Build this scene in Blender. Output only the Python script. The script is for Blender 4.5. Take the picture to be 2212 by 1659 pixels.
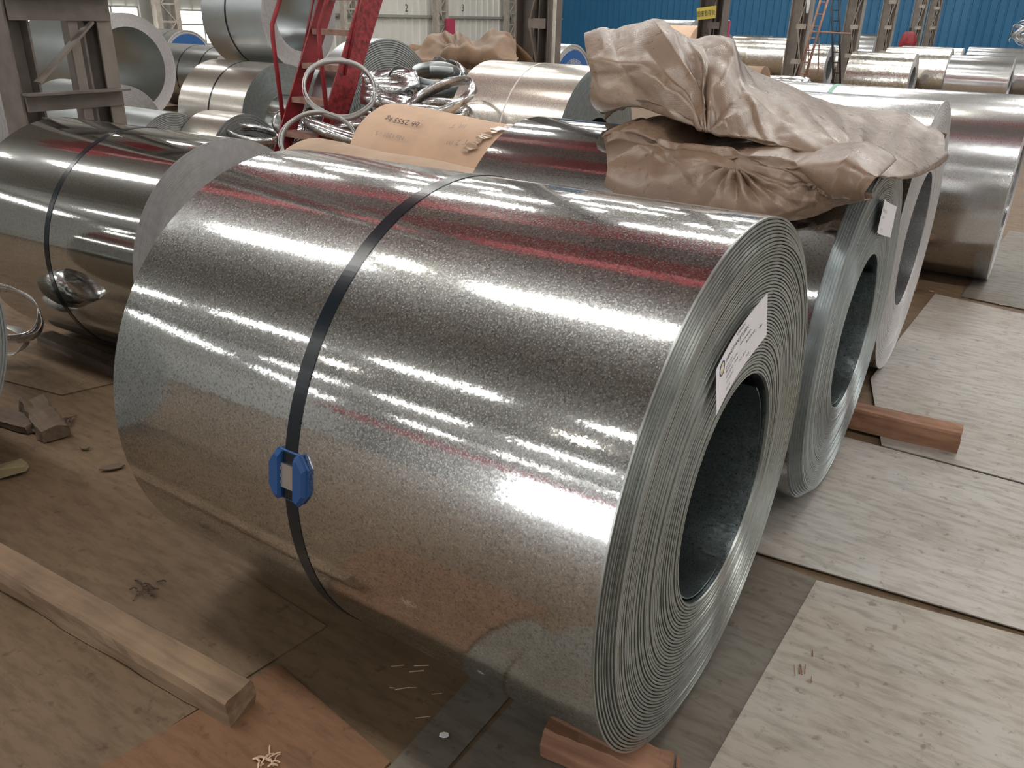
import bpy, bmesh, math, random
import numpy as np
from mathutils import Vector, Matrix, noise

# ------------------------------------------------------------------ clear
for o in list(bpy.data.objects):
    bpy.data.objects.remove(o, do_unlink=True)
SC = bpy.context.scene
COL = SC.collection
PI = math.pi
rng = random.Random(7)

# ------------------------------------------------------------------ camera
# world frame: X runs along the coil axes, Y along the hall, Z up; camera stands over the origin
W, H, F = 2212, 1659, 1775.703
CAMZ = 1.4881
PITCH, ROLL = 0.4217531, 0.0252423
AX, AY = Vector((0.84256646, 0.53859239, 0)), Vector((-0.53859239, 0.84256646, 0))   # camera right / ground heading
FW = AY * math.cos(PITCH) + Vector((0, 0, -math.sin(PITCH)))
RT0 = AX.copy(); UP0 = RT0.cross(FW)
RT = RT0 * math.cos(ROLL) + UP0 * math.sin(ROLL)
UP = UP0 * math.cos(ROLL) - RT0 * math.sin(ROLL)
cd = bpy.data.cameras.new('camera'); cam = bpy.data.objects.new('camera', cd); COL.objects.link(cam)
cd.sensor_fit = 'HORIZONTAL'; cd.sensor_width = 36.0; cd.lens = F / W * 36.0; cd.clip_start = 0.05; cd.clip_end = 300
m = Matrix((RT, UP, -FW)).transposed().to_4x4(); m.translation = Vector((0, 0, CAMZ))
cam.matrix_world = m
SC.camera = cam
SC.view_settings.view_transform = 'Standard'; SC.view_settings.look = 'None'
SC.view_settings.gamma = 1.0; SC.view_settings.use_curve_mapping = False
SC.view_settings.exposure = 0.12
SC.cycles.use_denoising = True
SC.cycles.max_bounces = 8
SC.cycles.sample_clamp_indirect = 6.0

SKY_E = 22.0     # daylight behind the translucent roof panels
WIN_E = 5.0      # daylight behind wall windows
DOOR_E = 13.0     # open gateway at the far end of the hall
# ------------------------------------------------------------------ world
wd = bpy.data.worlds.new('world'); SC.world = wd; wd.use_nodes = True
wd.node_tree.nodes['Background'].inputs[0].default_value = (0.75, 0.85, 1.0, 1)
wd.node_tree.nodes['Background'].inputs[1].default_value = 0.35

# ------------------------------------------------------------------ helpers
def ray(x, y):
    return (FW + RT * ((x - W / 2) / F) - UP * ((y - H / 2) / F)).normalized()
CP = Vector((0, 0, CAMZ))
def ground(x, y, z=0.0):
    d = ray(x, y); return CP + d * ((z - CAMZ) / d.z)
def at_v(x, y, v):
    d = ray(x, y); return CP + d * (v / d.y)
def at_u(x, y, u):
    d = ray(x, y); return CP + d * (u / d.x)

def link(o, parent=None):
    COL.objects.link(o)
    if parent is not None: o.parent = parent
    return o
def tag(o, label=None, cat=None, group=None, kind=None):
    if label: o['label'] = label
    if cat: o['category'] = cat
    if group: o['group'] = group
    if kind: o['kind'] = kind
    return o
def empty(name, loc=(0, 0, 0), rz=0.0):
    o = bpy.data.objects.new(name, None); o.empty_display_size = 0.1
    o.location = loc; o.rotation_euler = (0, 0, rz)
    return link(o)
def mesh(name, verts, faces, mat=None, parent=None, smooth=False, loc=None):
    me = bpy.data.meshes.new(name)
    me.from_pydata([tuple(v) for v in verts], [], [tuple(f) for f in faces])
    me.validate(); me.update()
    if smooth:
        me.polygons.foreach_set('use_smooth', [True] * len(me.polygons))
    if mat is not None: me.materials.append(mat)
    o = bpy.data.objects.new(name, me)
    if loc is not None: o.location = loc
    return link(o, parent)
class MB:
    def __init__(self): self.v = []; self.f = []
    def add(self, vs, fs):
        n = len(self.v); self.v += [Vector(p) for p in vs]; self.f += [tuple(i + n for i in f) for f in fs]; return self
    def box(self, c, s, R=None):
        c = Vector(c); hx, hy, hz = s[0] / 2, s[1] / 2, s[2] / 2
        ps = [Vector((x, y, z)) for x in (-hx, hx) for y in (-hy, hy) for z in (-hz, hz)]
        if R is not None: ps = [R @ p for p in ps]
        ps = [p + c for p in ps]
        return self.add(ps, [(0, 1, 3, 2), (4, 6, 7, 5), (0, 4, 5, 1), (2, 3, 7, 6), (0, 2, 6, 4), (1, 5, 7, 3)])
    def bar(self, a, b, w, h, up=(0, 0, 1)):
        a = Vector(a); b = Vector(b); d = (b - a); L = d.length; d.normalize()
        u = Vector(up)
        if abs(d.dot(u)) > 0.99: u = Vector((1, 0, 0))
        s = d.cross(u).normalized(); t = s.cross(d)
        R = Matrix((d, s, t)).transposed()
        return self.box((a + b) / 2, (L, w, h), R)
    def tube(self, pts, r, n=10, cap=True):
        pts = [Vector(p) for p in pts]; rings = []
        prev = None; base = len(self.v); vs = []; fs = []
        for i, p in enumerate(pts):
            d = (pts[min(i + 1, len(pts) - 1)] - pts[max(i - 1, 0)]).normalized()
            if prev is None:
                u = Vector((0, 0, 1)) if abs(d.z) < .9 else Vector((1, 0, 0))
                s = d.cross(u).normalized()
            else:
                s = (prev - d * prev.dot(d)).normalized()
            prev = s; t = d.cross(s)
            for k in range(n):
                a = 2 * PI * k / n; vs.append(p + (s * math.cos(a) + t * math.sin(a)) * r)
        for i in range(len(pts) - 1):
            for k in range(n):
                fs.append((i * n + k, i * n + (k + 1) % n, (i + 1) * n + (k + 1) % n, (i + 1) * n + k))
        if cap:
            fs.append(tuple(range(n - 1, -1, -1))); fs.append(tuple((len(pts) - 1) * n + k for k in range(n)))
        return self.add(vs, fs)
    def prism(self, poly, z0, z1):
        n = len(poly); vs = [(p[0], p[1], z0) for p in poly] + [(p[0], p[1], z1) for p in poly]
        fs = [tuple(range(n - 1, -1, -1)), tuple(range(n, 2 * n))] + [(i, (i + 1) % n, n + (i + 1) % n, n + i) for i in range(n)]
        return self.add(vs, fs)
    def build(self, name, mat, parent=None, smooth=False, loc=None):
        return mesh(name, self.v, self.f, mat, parent, smooth, loc)
def bevel(o, w=0.003, seg=2, angle=0.6):
    md = o.modifiers.new('bevel', 'BEVEL'); md.width = w; md.segments = seg; md.limit_method = 'ANGLE'; md.angle_limit = angle
    return o

# ------------------------------------------------------------------ materials
def newmat(name):
    mt = bpy.data.materials.new(name); mt.use_nodes = True
    nt = mt.node_tree; b = nt.nodes['Principled BSDF']
    return mt, nt, b
def nd(nt, t, **kw):
    n = nt.nodes.new(t)
    for k, v in kw.items(): setattr(n, k, v)
    return n
def ramp(nt, stops):
    r = nd(nt, 'ShaderNodeValToRGB'); e = r.color_ramp.elements
    while len(e) < len(stops): e.new(0.5)
    for i, (p, c) in enumerate(stops):
        e[i].position = p; e[i].color = (c[0], c[1], c[2], 1) if len(c) == 3 else c
    return r
def tnoise(nt, scale, detail=4, rough=0.55, coord='Object', stretch=None, dist=0.0):
    tc = nd(nt, 'ShaderNodeTexCoord'); n = nd(nt, 'ShaderNodeTexNoise')
    n.inputs['Scale'].default_value = scale; n.inputs['Detail'].default_value = detail
    n.inputs['Roughness'].default_value = rough; n.inputs['Distortion'].default_value = dist
    src = tc.outputs[coord]
    if stretch:
        mp = nd(nt, 'ShaderNodeMapping'); mp.inputs['Scale'].default_value = stretch
        nt.links.new(src, mp.inputs[0]); src = mp.outputs[0]
    nt.links.new(src, n.inputs['Vector'])
    return n
def mix(nt, fac, a, b, blend='MIX'):
    mx = nd(nt, 'ShaderNodeMix'); mx.data_type = 'RGBA'; mx.blend_type = blend
    for sock, val in ((mx.inputs[0], fac), (mx.inputs[6], a), (mx.inputs[7], b)):
        if hasattr(val, 'is_linked') or hasattr(val, 'links'): nt.links.new(val, sock)
        elif isinstance(val, (int, float)): sock.default_value = val
        else: sock.default_value = (val[0], val[1], val[2], 1)
    return mx.outputs[2]
def maprange(nt, src, a, b, c, d):
    r = nd(nt, 'ShaderNodeMapRange'); r.inputs[1].default_value = a; r.inputs[2].default_value = b
    r.inputs[3].default_value = c; r.inputs[4].default_value = d; nt.links.new(src, r.inputs[0]); return r.outputs[0]

def plain(name, col, rough=0.5, metal=0.0, var=0.12, scale=12, bump=0.0, bscale=60, coat=0.0, spec=0.5):
    mt, nt, b = newmat(name)
    n = tnoise(nt, scale, 5)
    c2 = tuple(max(0, c * (1 - var * 2.2)) for c in col); c1 = tuple(min(1, c * (1 + var)) for c in col)
    r = ramp(nt, [(0.3, c2), (0.7, c1)]); nt.links.new(n.outputs[0], r.inputs[0])
    nt.links.new(r.outputs[0], b.inputs['Base Color'])
    b.inputs['Roughness'].default_value = rough; b.inputs['Metallic'].default_value = metal
    b.inputs['Coat Weight'].default_value = coat; b.inputs['Coat Roughness'].default_value = 0.2
    b.inputs['Specular IOR Level'].default_value = spec
    if bump:
        n2 = tnoise(nt, bscale, 4); bp = nd(nt, 'ShaderNodeBump'); bp.inputs['Strength'].default_value = bump; bp.inputs['Distance'].default_value = 0.01
        nt.links.new(n2.outputs[0], bp.inputs['Height']); nt.links.new(bp.outputs[0], b.inputs['Normal'])
    return mt
def emit(name, col, e):
    mt, nt, b = newmat(name)
    b.inputs['Base Color'].default_value = (0.7, 0.7, 0.7, 1)
    b.inputs['Emission Color'].default_value = (*col, 1); b.inputs['Emission Strength'].default_value = e
    return mt
def galv(name, col=(0.72, 0.74, 0.74), rough=0.16, tilt=0.05, cell=230, rvar=0.1, flecks=0.35, wave=0.0, metal=1.0, haze=0.0, hrough=0.36):
    """zinc-coated sheet: small spangle grains that tilt the mirror a little, dull dark flecks between them"""
    mt, nt, b = newmat(name)
    tc = nd(nt, 'ShaderNodeTexCoord'); geo = nd(nt, 'ShaderNodeNewGeometry')
    mp = nd(nt, 'ShaderNodeMapping'); mp.inputs['Scale'].default_value = (0.75, 1.15, 1.15); nt.links.new(tc.outputs['Object'], mp.inputs[0])
    vo = nd(nt, 'ShaderNodeTexVoronoi'); vo.inputs['Scale'].default_value = cell; nt.links.new(mp.outputs[0], vo.inputs['Vector'])
    sub = nd(nt, 'ShaderNodeVectorMath', operation='SUBTRACT'); sub.inputs[1].default_value = (0.5, 0.5, 0.5)
    nt.links.new(vo.outputs['Color'], sub.inputs[0])
    sc = nd(nt, 'ShaderNodeVectorMath', operation='SCALE'); sc.inputs['Scale'].default_value = tilt; nt.links.new(sub.outputs[0], sc.inputs[0])
    ad = nd(nt, 'ShaderNodeVectorMath', operation='ADD'); nt.links.new(geo.outputs['Normal'], ad.inputs[0]); nt.links.new(sc.outputs[0], ad.inputs[1])
    last = ad.outputs[0]
    nm = nd(nt, 'ShaderNodeVectorMath', operation='NORMALIZE'); nt.links.new(last, nm.inputs[0])
    out = nm.outputs[0]
    if wave:
        n3 = tnoise(nt, 2.2, 2); bp = nd(nt, 'ShaderNodeBump'); bp.inputs['Strength'].default_value = wave; bp.inputs['Distance'].default_value = 0.02
        nt.links.new(n3.outputs[0], bp.inputs['Height']); nt.links.new(out, bp.inputs['Normal']); out = bp.outputs[0]
    nt.links.new(out, b.inputs['Normal'])
    n1 = tnoise(nt, cell * 0.75, 3, 0.6); n2 = tnoise(nt, 3.0, 4)
    c2 = tuple(c * (1 - flecks) for c in col)
    r = ramp(nt, [(0.36, c2), (0.5, col)]); nt.links.new(n1.outputs[0], r.inputs[0])
    r2 = ramp(nt, [(0.3, (0.88, 0.88, 0.88)), (0.75, (1, 1, 1))]); nt.links.new(n2.outputs[0], r2.inputs[0])
    bc = mix(nt, 1.0, r.outputs[0], r2.outputs[0], 'MULTIPLY')
    nt.links.new(bc, b.inputs['Base Color'])
    nt.links.new(maprange(nt, n1.outputs[0], 0.3, 0.7, rough + rvar, rough - rvar * 0.3), b.inputs['Roughness'])
    b.inputs['Metallic'].default_value = metal
    if haze:      # part of the grains are frosted and scatter broadly
        b2 = nd(nt, 'ShaderNodeBsdfPrincipled'); nt.links.new(bc, b2.inputs['Base Color']); b2.inputs['Metallic'].default_value = metal
        b2.inputs['Roughness'].default_value = hrough
        n4 = tnoise(nt, cell * 1.1, 2, 0.5)
        ms = nd(nt, 'ShaderNodeMixShader'); nt.links.new(maprange(nt, n4.outputs[0], 0.38, 0.62, max(0, haze * 0.45), min(1, haze * 1.55)), ms.inputs[0])
        nt.links.new(b.outputs[0], ms.inputs[1]); nt.links.new(b2.outputs[0], ms.inputs[2])
        nt.links.new(ms.outputs[0], nt.nodes['Material Output'].inputs['Surface'])
    return mt
def wood(name, c1, c2, axis=(1, 14, 14), rough=0.75):
    mt, nt, b = newmat(name)
    n = tnoise(nt, 3.0, 6, 0.6, stretch=axis, dist=0.4); n2 = tnoise(nt, 5, 3)
    r = ramp(nt, [(0.3, c2), (0.62, c1), (0.9, tuple(min(1, c * 1.2) for c in c1))]); nt.links.new(n.outputs[0], r.inputs[0])
    r2 = ramp(nt, [(0.35, (0.62, 0.6, 0.58)), (0.65, (1, 1, 1))]); nt.links.new(n2.outputs[0], r2.inputs[0])
    nt.links.new(mix(nt, 0.8, r.outputs[0], r2.outputs[0], 'MULTIPLY'), b.inputs['Base Color'])
    b.inputs['Roughness'].default_value = rough
    bp = nd(nt, 'ShaderNodeBump'); bp.inputs['Strength'].default_value = 0.4; bp.inputs['Distance'].default_value = 0.004
    nt.links.new(n.outputs[0], bp.inputs['Height']); nt.links.new(bp.outputs[0], b.inputs['Normal'])
    return mt
def steelplate(name, col, dust, dustamt=0.5, rough=0.5, metal=0.25, streak=(2, 9, 1)):
    mt, nt, b = newmat(name)
    n = tnoise(nt, 1.6, 6, 0.6, coord='Object'); n2 = tnoise(nt, 4, 6, 0.65, stretch=streak); n3 = tnoise(nt, 26, 4, 0.6)
    r = ramp(nt, [(0.5 - 0.45 * dustamt, dust), (0.95 - 0.45 * dustamt, col)]); nt.links.new(n.outputs[0], r.inputs[0])
    r2 = ramp(nt, [(0.32, (0.5, 0.48, 0.45)), (0.55, (1, 1, 1))]); nt.links.new(n2.outputs[0], r2.inputs[0])
    r3 = ramp(nt, [(0.30, (0.45, 0.4, 0.36)), (0.40, (1, 1, 1))]); nt.links.new(n3.outputs[0], r3.inputs[0])
    c = mix(nt, 0.6, r.outputs[0], r2.outputs[0], 'MULTIPLY'); c = mix(nt, 0.7, c, r3.outputs[0], 'MULTIPLY')
    nt.links.new(c, b.inputs['Base Color'])
    nt.links.new(maprange(nt, n2.outputs[0], 0.3, 0.7, rough + 0.15, rough - 0.05), b.inputs['Roughness'])
    b.inputs['Metallic'].default_value = metal
    bp = nd(nt, 'ShaderNodeBump'); bp.inputs['Strength'].default_value = 0.12; bp.inputs['Distance'].default_value = 0.004
    nt.links.new(n3.outputs[0], bp.inputs['Height']); nt.links.new(bp.outputs[0], b.inputs['Normal'])
    return mt
def weave(name, col, rough=0.32):
    mt, nt, b = newmat(name)
    tc = nd(nt, 'ShaderNodeTexCoord')
    w1 = nd(nt, 'ShaderNodeTexWave'); w1.bands_direction = 'X'; w1.inputs['Scale'].default_value = 75
    w2 = nd(nt, 'ShaderNodeTexWave'); w2.bands_direction = 'Y'; w2.inputs['Scale'].default_value = 75
    for w in (w1, w2): nt.links.new(tc.outputs['UV'], w.inputs['Vector'])
    mu = nd(nt, 'ShaderNodeMath', operation='MULTIPLY'); nt.links.new(w1.outputs[1], mu.inputs[0]); nt.links.new(w2.outputs[1], mu.inputs[1])
    n = tnoise(nt, 3.5, 5); n2 = tnoise(nt, 22, 4)
    c2 = tuple(c * 0.78 for c in col); c3 = tuple(min(1, c * 1.12) for c in col)
    r = ramp(nt, [(0.3, c2), (0.7, c3)]); nt.links.new(n.outputs[0], r.inputs[0])
    nt.links.new(mix(nt, maprange(nt, mu.outputs[0], 0, 1, 0.0, 0.16), r.outputs[0], tuple(c * 0.6 for c in col)), b.inputs['Base Color'])
    nt.links.new(maprange(nt, n2.outputs[0], 0.3, 0.7, rough - 0.1, rough + 0.15), b.inputs['Roughness'])
    b.inputs['Specular IOR Level'].default_value = 0.6
    b.inputs['Coat Weight'].default_value = 0.12; b.inputs['Coat Roughness'].default_value = 0.28
    bp = nd(nt, 'ShaderNodeBump'); bp.inputs['Strength'].default_value = 0.18; bp.inputs['Distance'].default_value = 0.002
    nt.links.new(mu.outputs[0], bp.inputs['Height'])
    bp2 = nd(nt, 'ShaderNodeBump'); bp2.inputs['Strength'].default_value = 0.22; bp2.inputs['Distance'].default_value = 0.01
    nt.links.new(n2.outputs[0], bp2.inputs['Height']); nt.links.new(bp.outputs[0], bp2.inputs['Normal'])
    nt.links.new(bp2.outputs[0], b.inputs['Normal'])
    return mt

M = {}
M['galv_main'] = galv('galvanised_main', (0.70, 0.715, 0.705), rough=0.048, tilt=0.013, cell=250, rvar=0.07, flecks=0.40, haze=0.19, hrough=0.32)
M['galv_left'] = galv('galvanised_left', (0.60, 0.61, 0.585), rough=0.04, tilt=0.008, cell=260, rvar=0.06, flecks=0.3, haze=0.12, hrough=0.28)
M['galv_dark'] = galv('galvanised_dark', (0.60, 0.62, 0.625), rough=0.05, tilt=0.014, cell=230, rvar=0.08, flecks=0.4, haze=0.10, hrough=0.3)
M['galv_bright'] = galv('galvanised_bright', (0.74, 0.75, 0.755), rough=0.13, tilt=0.010, cell=300, flecks=0.08, haze=0.25, hrough=0.34)
M['galv_matt'] = galv('galvanised_matt', (0.52, 0.56, 0.57), rough=0.34, tilt=0.02, cell=300, flecks=0.08)
M['galv_warm'] = galv('galvanised_warm', (0.74, 0.69, 0.63), rough=0.14, tilt=0.012, cell=300, flecks=0.12, haze=0.45, hrough=0.4)
M['wrap_foil'] = galv('wrapping_foil', (0.84, 0.82, 0.76), rough=0.2, tilt=0.06, cell=60, flecks=0.1, wave=0.5)
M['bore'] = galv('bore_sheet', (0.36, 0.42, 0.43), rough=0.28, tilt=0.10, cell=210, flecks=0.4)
M['edge_main'] = plain('coil_edge_main', (0.375, 0.40, 0.375), rough=0.36, metal=0.85, var=0.1, scale=30)
M['edge_blue'] = plain('coil_edge_bluish', (0.42, 0.47, 0.48), rough=0.36, metal=0.85, var=0.08, scale=30)
M['edge_pale'] = plain('coil_edge_pale', (0.55, 0.54, 0.545), rough=0.5, metal=0.5, var=0.06, scale=30)
M['edge_grey'] = plain('coil_edge_grey', (0.42, 0.45, 0.45), rough=0.5, metal=0.6, var=0.06, scale=30)
M['strap_black'] = plain('strap_blued_steel', (0.006, 0.011, 0.017), rough=0.22, metal=0.0, var=0.1)
M['strap_white'] = plain('strap_white', (0.75, 0.71, 0.66), rough=0.5)
M['strap_green'] = plain('strap_green', (0.12, 0.40, 0.26), rough=0.4)
M['blue_plastic'] = plain('blue_plastic', (0.012, 0.065, 0.21), rough=0.4, var=0.05)
M['seal_steel'] = plain('seal_steel', (0.55, 0.53, 0.50), rough=0.32, metal=0.9, var=0.05)
M['paper'] = plain('label_paper', (0.78, 0.77, 0.80), rough=0.7, var=0.02)
M['ink'] = plain('ink', (0.05, 0.05, 0.07), rough=0.7)
M['ink_blue'] = plain('ink_blue', (0.03, 0.05, 0.16), rough=0.7)
M['ink_yellow'] = plain('ink_yellow', (0.70, 0.62, 0.25), rough=0.7)
M['ink_pale'] = plain('ink_pale', (0.36, 0.31, 0.30), rough=0.8)
M['kraft'] = plain('kraft_paper', (0.62, 0.43, 0.30), rough=0.75, var=0.07, scale=5, bump=0.12, bscale=14)
M['kraft_dull'] = plain('kraft_paper_dull', (0.46, 0.33, 0.235), rough=0.8, var=0.07, scale=5, bump=0.1, bscale=14)
M['kraft_brown'] = plain('kraft_brown', (0.27, 0.17, 0.10), rough=0.6, var=0.12, scale=6)
M['tape'] = plain('clear_tape', (0.40, 0.28, 0.19), rough=0.15, var=0.1, coat=0.6)
M['woven'] = weave('woven_plastic', (0.205, 0.138, 0.092))
M['woven_low'] = weave('woven_plastic_low', (0.21, 0.136, 0.089))
M['red_paint'] = plain('red_paint', (0.28, 0.018, 0.026), rough=0.45, var=0.18, scale=9)
M['red_worn'] = plain('red_paint_worn', (0.30, 0.024, 0.03), rough=0.5, var=0.35, scale=28)
M['tread'] = plain('worn_tread', (0.30, 0.17, 0.13), rough=0.6, var=0.2)
M['crane_red'] = plain('crane_red', (0.42, 0.02, 0.03), rough=0.5, var=0.05)
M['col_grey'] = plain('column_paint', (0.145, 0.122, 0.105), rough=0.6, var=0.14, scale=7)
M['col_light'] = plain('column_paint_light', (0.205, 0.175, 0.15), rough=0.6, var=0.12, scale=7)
M['col_haze_dust'] = plain('column_paint_haze_dust', (0.30, 0.27, 0.24), rough=0.65, var=0.1, scale=7)  # paler tone for far columns: distance haze and dust put into the colour
M['col_haze_dust_light'] = plain('column_paint_haze_dust_light', (0.40, 0.36, 0.31), rough=0.65, var=0.1, scale=7)  # lighter partner for far lacing and wall posts, haze painted in as well
M['conduit'] = plain('conduit_white', (0.62, 0.60, 0.52), rough=0.5)
M['wood_new'] = wood('timber_reddish', (0.36, 0.19, 0.115), (0.22, 0.105, 0.06))
M['wood_dusty'] = wood('timber_dusty', (0.27, 0.18, 0.11), (0.165, 0.108, 0.066))
M['wood_dark'] = wood('timber_dark', (0.15, 0.105, 0.075), (0.08, 0.055, 0.04))
M['wood_old'] = wood('timber_old', (0.17, 0.12, 0.078), (0.10, 0.068, 0.045))
M['rag'] = plain('rag_yellowish', (0.24, 0.19, 0.10), rough=0.9)
M['floor'] = steelplate('floor_dusty', (0.165, 0.107, 0.058), (0.115, 0.072, 0.038), 0.6, rough=0.62, metal=0.0)
M['plate_a'] = steelplate('plate_pale', (0.44, 0.425, 0.38), (0.35, 0.305, 0.25), 0.35, rough=0.5, metal=0.1)
M['plate_b'] = steelplate('plate_grey', (0.43, 0.42, 0.395), (0.33, 0.29, 0.25), 0.4, rough=0.45, metal=0.15)
M['plate_c'] = steelplate('plate_dull', (0.19, 0.18, 0.155), (0.13, 0.10, 0.072), 0.5, rough=0.5, metal=0.15)
M['plate_rust'] = steelplate('plate_rusty', (0.20, 0.095, 0.042), (0.155, 0.08, 0.04), 0.5, rough=0.6, metal=0.0)
M['plate_dusty'] = steelplate('plate_dusty', (0.175, 0.115, 0.064), (0.135, 0.085, 0.046), 0.55, rough=0.6, metal=0.0)
M['wall_white'] = plain('wall_panel_white', (0.66, 0.65, 0.60), rough=0.55, var=0.03, scale=1)
M['wall_grey'] = plain('wall_panel_grey', (0.30, 0.30, 0.275), rough=0.55, var=0.03, scale=1)
M['wall_blue'] = plain('wall_panel_blue', (0.025, 0.165, 0.33), rough=0.4, var=0.05, scale=1)
M['roof'] = plain('roof_sheet', (0.34, 0.34, 0.31), rough=0.6, var=0.06, scale=1)
M['beam'] = plain('roof_beam', (0.24, 0.22, 0.20), rough=0.6)
M['skylight'] = emit('roof_light', (1.0, 0.985, 0.955), SKY_E)
M['window'] = emit('window_daylight', (1.0, 0.99, 0.97), WIN_E)
M['gateway'] = emit('gateway_daylight', (0.96, 0.98, 1.0), DOOR_E)
M['lamp_glow'] = emit('lamp_glow', (1.0, 0.95, 0.85), 60.0)
M['lamp_body'] = plain('lamp_body', (0.3, 0.3, 0.3), rough=0.4, metal=0.6)
M['sign_yellow'] = plain('sign_yellow', (0.72, 0.60, 0.10), rough=0.4, var=0.03)
M['sign_red'] = plain('sign_red', (0.44, 0.055, 0.11), rough=0.4, var=0.05)
M['sign_white'] = plain('sign_white', (0.70, 0.72, 0.75), rough=0.5)
M['sign_pink'] = plain('sign_pink', (0.62, 0.30, 0.35), rough=0.5)
M['disc_blue'] = plain('disc_blue', (0.025, 0.12, 0.35), rough=0.35, var=0.05)
M['dark'] = plain('dark_steel', (0.05, 0.05, 0.055), rough=0.5, metal=0.3)
M['rope'] = plain('yellow_rope', (0.75, 0.62, 0.25), rough=0.6)

# ------------------------------------------------------------------ text
def text_mesh(body, size, align='CENTER'):
    cu = bpy.data.curves.new('txt', 'FONT'); cu.body = body; cu.size = size; cu.align_x = align; cu.align_y = 'CENTER'
    cu.resolution_u = 3
    o = bpy.data.objects.new('txt', cu); COL.objects.link(o)
    dg = bpy.context.evaluated_depsgraph_get(); dg.update()
    me = bpy.data.meshes.new_from_object(o.evaluated_get(dg))
    vs = [v.co.copy() for v in me.vertices]; fs = [tuple(p.vertices) for p in me.polygons]
    bpy.data.objects.remove(o, do_unlink=True); bpy.data.curves.remove(cu); bpy.data.meshes.remove(me)
    return vs, fs
def text_on(name, body, size, mat, parent, mapf, align='CENTER'):
    vs, fs = text_mesh(body, size, align)
    return mesh(name, [mapf(v.x, v.y) for v in vs], fs, mat, parent)

# ------------------------------------------------------------------ the hall
U0, U1, V0, V1, ZR = -22.0, 15.0, -26.0, 38.0, 8.0
def struct(o): o['kind'] = 'structure'; return o
fl = struct(MB().prism([(U0, V0), (U1, V0), (U1, V1), (U0, V1)], -0.3, -0.012).build('floor', M['floor']))

def plate(poly, z1, mat, th=0.006, z0=None):
    o = MB().prism(poly, (z1 - th) if z0 is None else z0, z1).build('steel_plate', mat, fl)
    return o
# steel sheets laid over the floor (world metres)
plate([(-0.35, 0.15), (1.75, 0.10), (1.75, 2.33), (0.23, 2.225), (-0.298, 2.15)], -0.0015, M['plate_a'], 0.005)
plate([(-1.75, 2.215), (-0.48, 2.185), (0.23, 2.252), (1.9, 2.36), (1.9, 3.16), (0.17, 3.14), (-0.45, 3.145), (-1.75, 3.16)], 0.0, M['plate_b'], 0.004)
plate([(-0.31, 3.152), (0.17, 3.150), (1.8, 3.175), (1.75, 5.10), (0.044, 5.32), (-0.436, 5.43), (-0.47, 4.5), (-0.483, 3.81)], 0.003, M['plate_b'], 0.005)
plate([(-0.80, 0.2), (-0.345, 0.2), (-0.29, 2.16), (-0.76, 2.19)], -0.006, M['plate_c'], 0.004)
plate([(-0.885, 0.45), (-0.84, 0.45), (-0.79, 0.5), (-0.80, 1.9), (-0.93, 1.9)], -0.008, M['plate_c'], 0.003)
plate([(-1.46, 0.30), (-0.90, 0.22), (-0.905, 0.962), (-1.331, 1.029)], -0.004, M['plate_rust'], 0.006)
plate([(-2.9, -1.2), (-1.47, -1.25), (-1.40, 0.60), (-1.335, 1.20), (-2.7, 1.30)], -0.0075, M['plate_dusty'], 0.004)
plate([(-4.6, 1.36), (-3.26, 1.60), (-3.15, 1.95), (-4.6, 2.4)], -0.006, M['plate_dusty'], 0.005)
plate([(-0.30, 5.5), (1.9, 5.2), (1.9, 7.4), (-0.2, 7.7)], -0.004, M['plate_c'], 0.005)

def ribbed_wall(name, a, b, z0, z1, mat, pitch, depth, inward):
    """profiled sheet: flat pans with narrow standing ribs, real depth"""
    a = Vector(a); b = Vector(b); d = b - a; L = d.length; d.normalize(); n = Vector(inward)
    xs = []; k = int(L / pitch)
    for i in range(k):
        x = i * pitch; xs += [(x, 0), (x + pitch * 0.80, 0), (x + pitch * 0.85, depth), (x + pitch * 0.95, depth)]
    xs.append((L, 0))
    vs = []; fs = []
    for x, h in xs:
        p = a + d * x + n * h
        vs += [(p.x, p.y, z0), (p.x, p.y, z1)]
    for i in range(len(xs) - 1): fs.append((2 * i, 2 * i + 2, 2 * i + 3, 2 * i + 1))
    return struct(mesh(name, vs, fs, mat))
VC = 18.4
ribbed_wall('wall_left', (U0, V1, 0), (U0, VC, 0), -0.1, ZR, M['wall_white'], 0.42, 0.04, (1, 0, 0))
ribbed_wall('wall_left_rear', (U0, VC, 0), (U0, V0, 0), -0.1, ZR, M['wall_grey'], 0.42, 0.04, (1, 0, 0))
ribbed_wall('wall_back', (U1, V1, 0), (U0, V1, 0), -0.1, ZR, M['wall_blue'], 0.30, 0.04, (0, -1, 0))
ribbed_wall('wall_right', (U1, V0, 0), (U1, V1, 0), -0.1, ZR, M['wall_white'], 0.6, 0.04, (-1, 0, 0))
ribbed_wall('wall_front', (U0, V0, 0), (U1, V0, 0), -0.1, ZR, M['wall_grey'], 0.6, 0.04, (0, 1, 0))
# girts across the white wall
tg = MB()
for z in (1.36, 3.6, 5.9): tg.box((U0 + 0.09, (V1 + VC) / 2, z), (0.09, V1 - VC, 0.09))
struct(tg.build('trim_1', M['wall_grey']))
# roof with translucent strips running across the hall
struct(MB().box(((U0 + U1) / 2, (V0 + V1) / 2, ZR + 0.05), (U1 - U0, V1 - V0, 0.1)).build('ceiling', M['roof']))
nw = 0
strips = [-23.0, -15.2, -7.8, 0.42, 9.6, 13.0, 16.4, 22.0, 26.0, 31.0]
for sv in strips:
    for uc in (-17.8, -13.2, -8.65, -4.05, 0.55, 5.1, 9.7):
        nw += 1
        struct(MB().box((uc, sv, ZR - 0.03), (2.7, 0.62 if abs(sv) < 5 else (0.5 if sv > 0 else 0.30), 0.04)).build('window_%d' % nw, M['skylight']))
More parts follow.
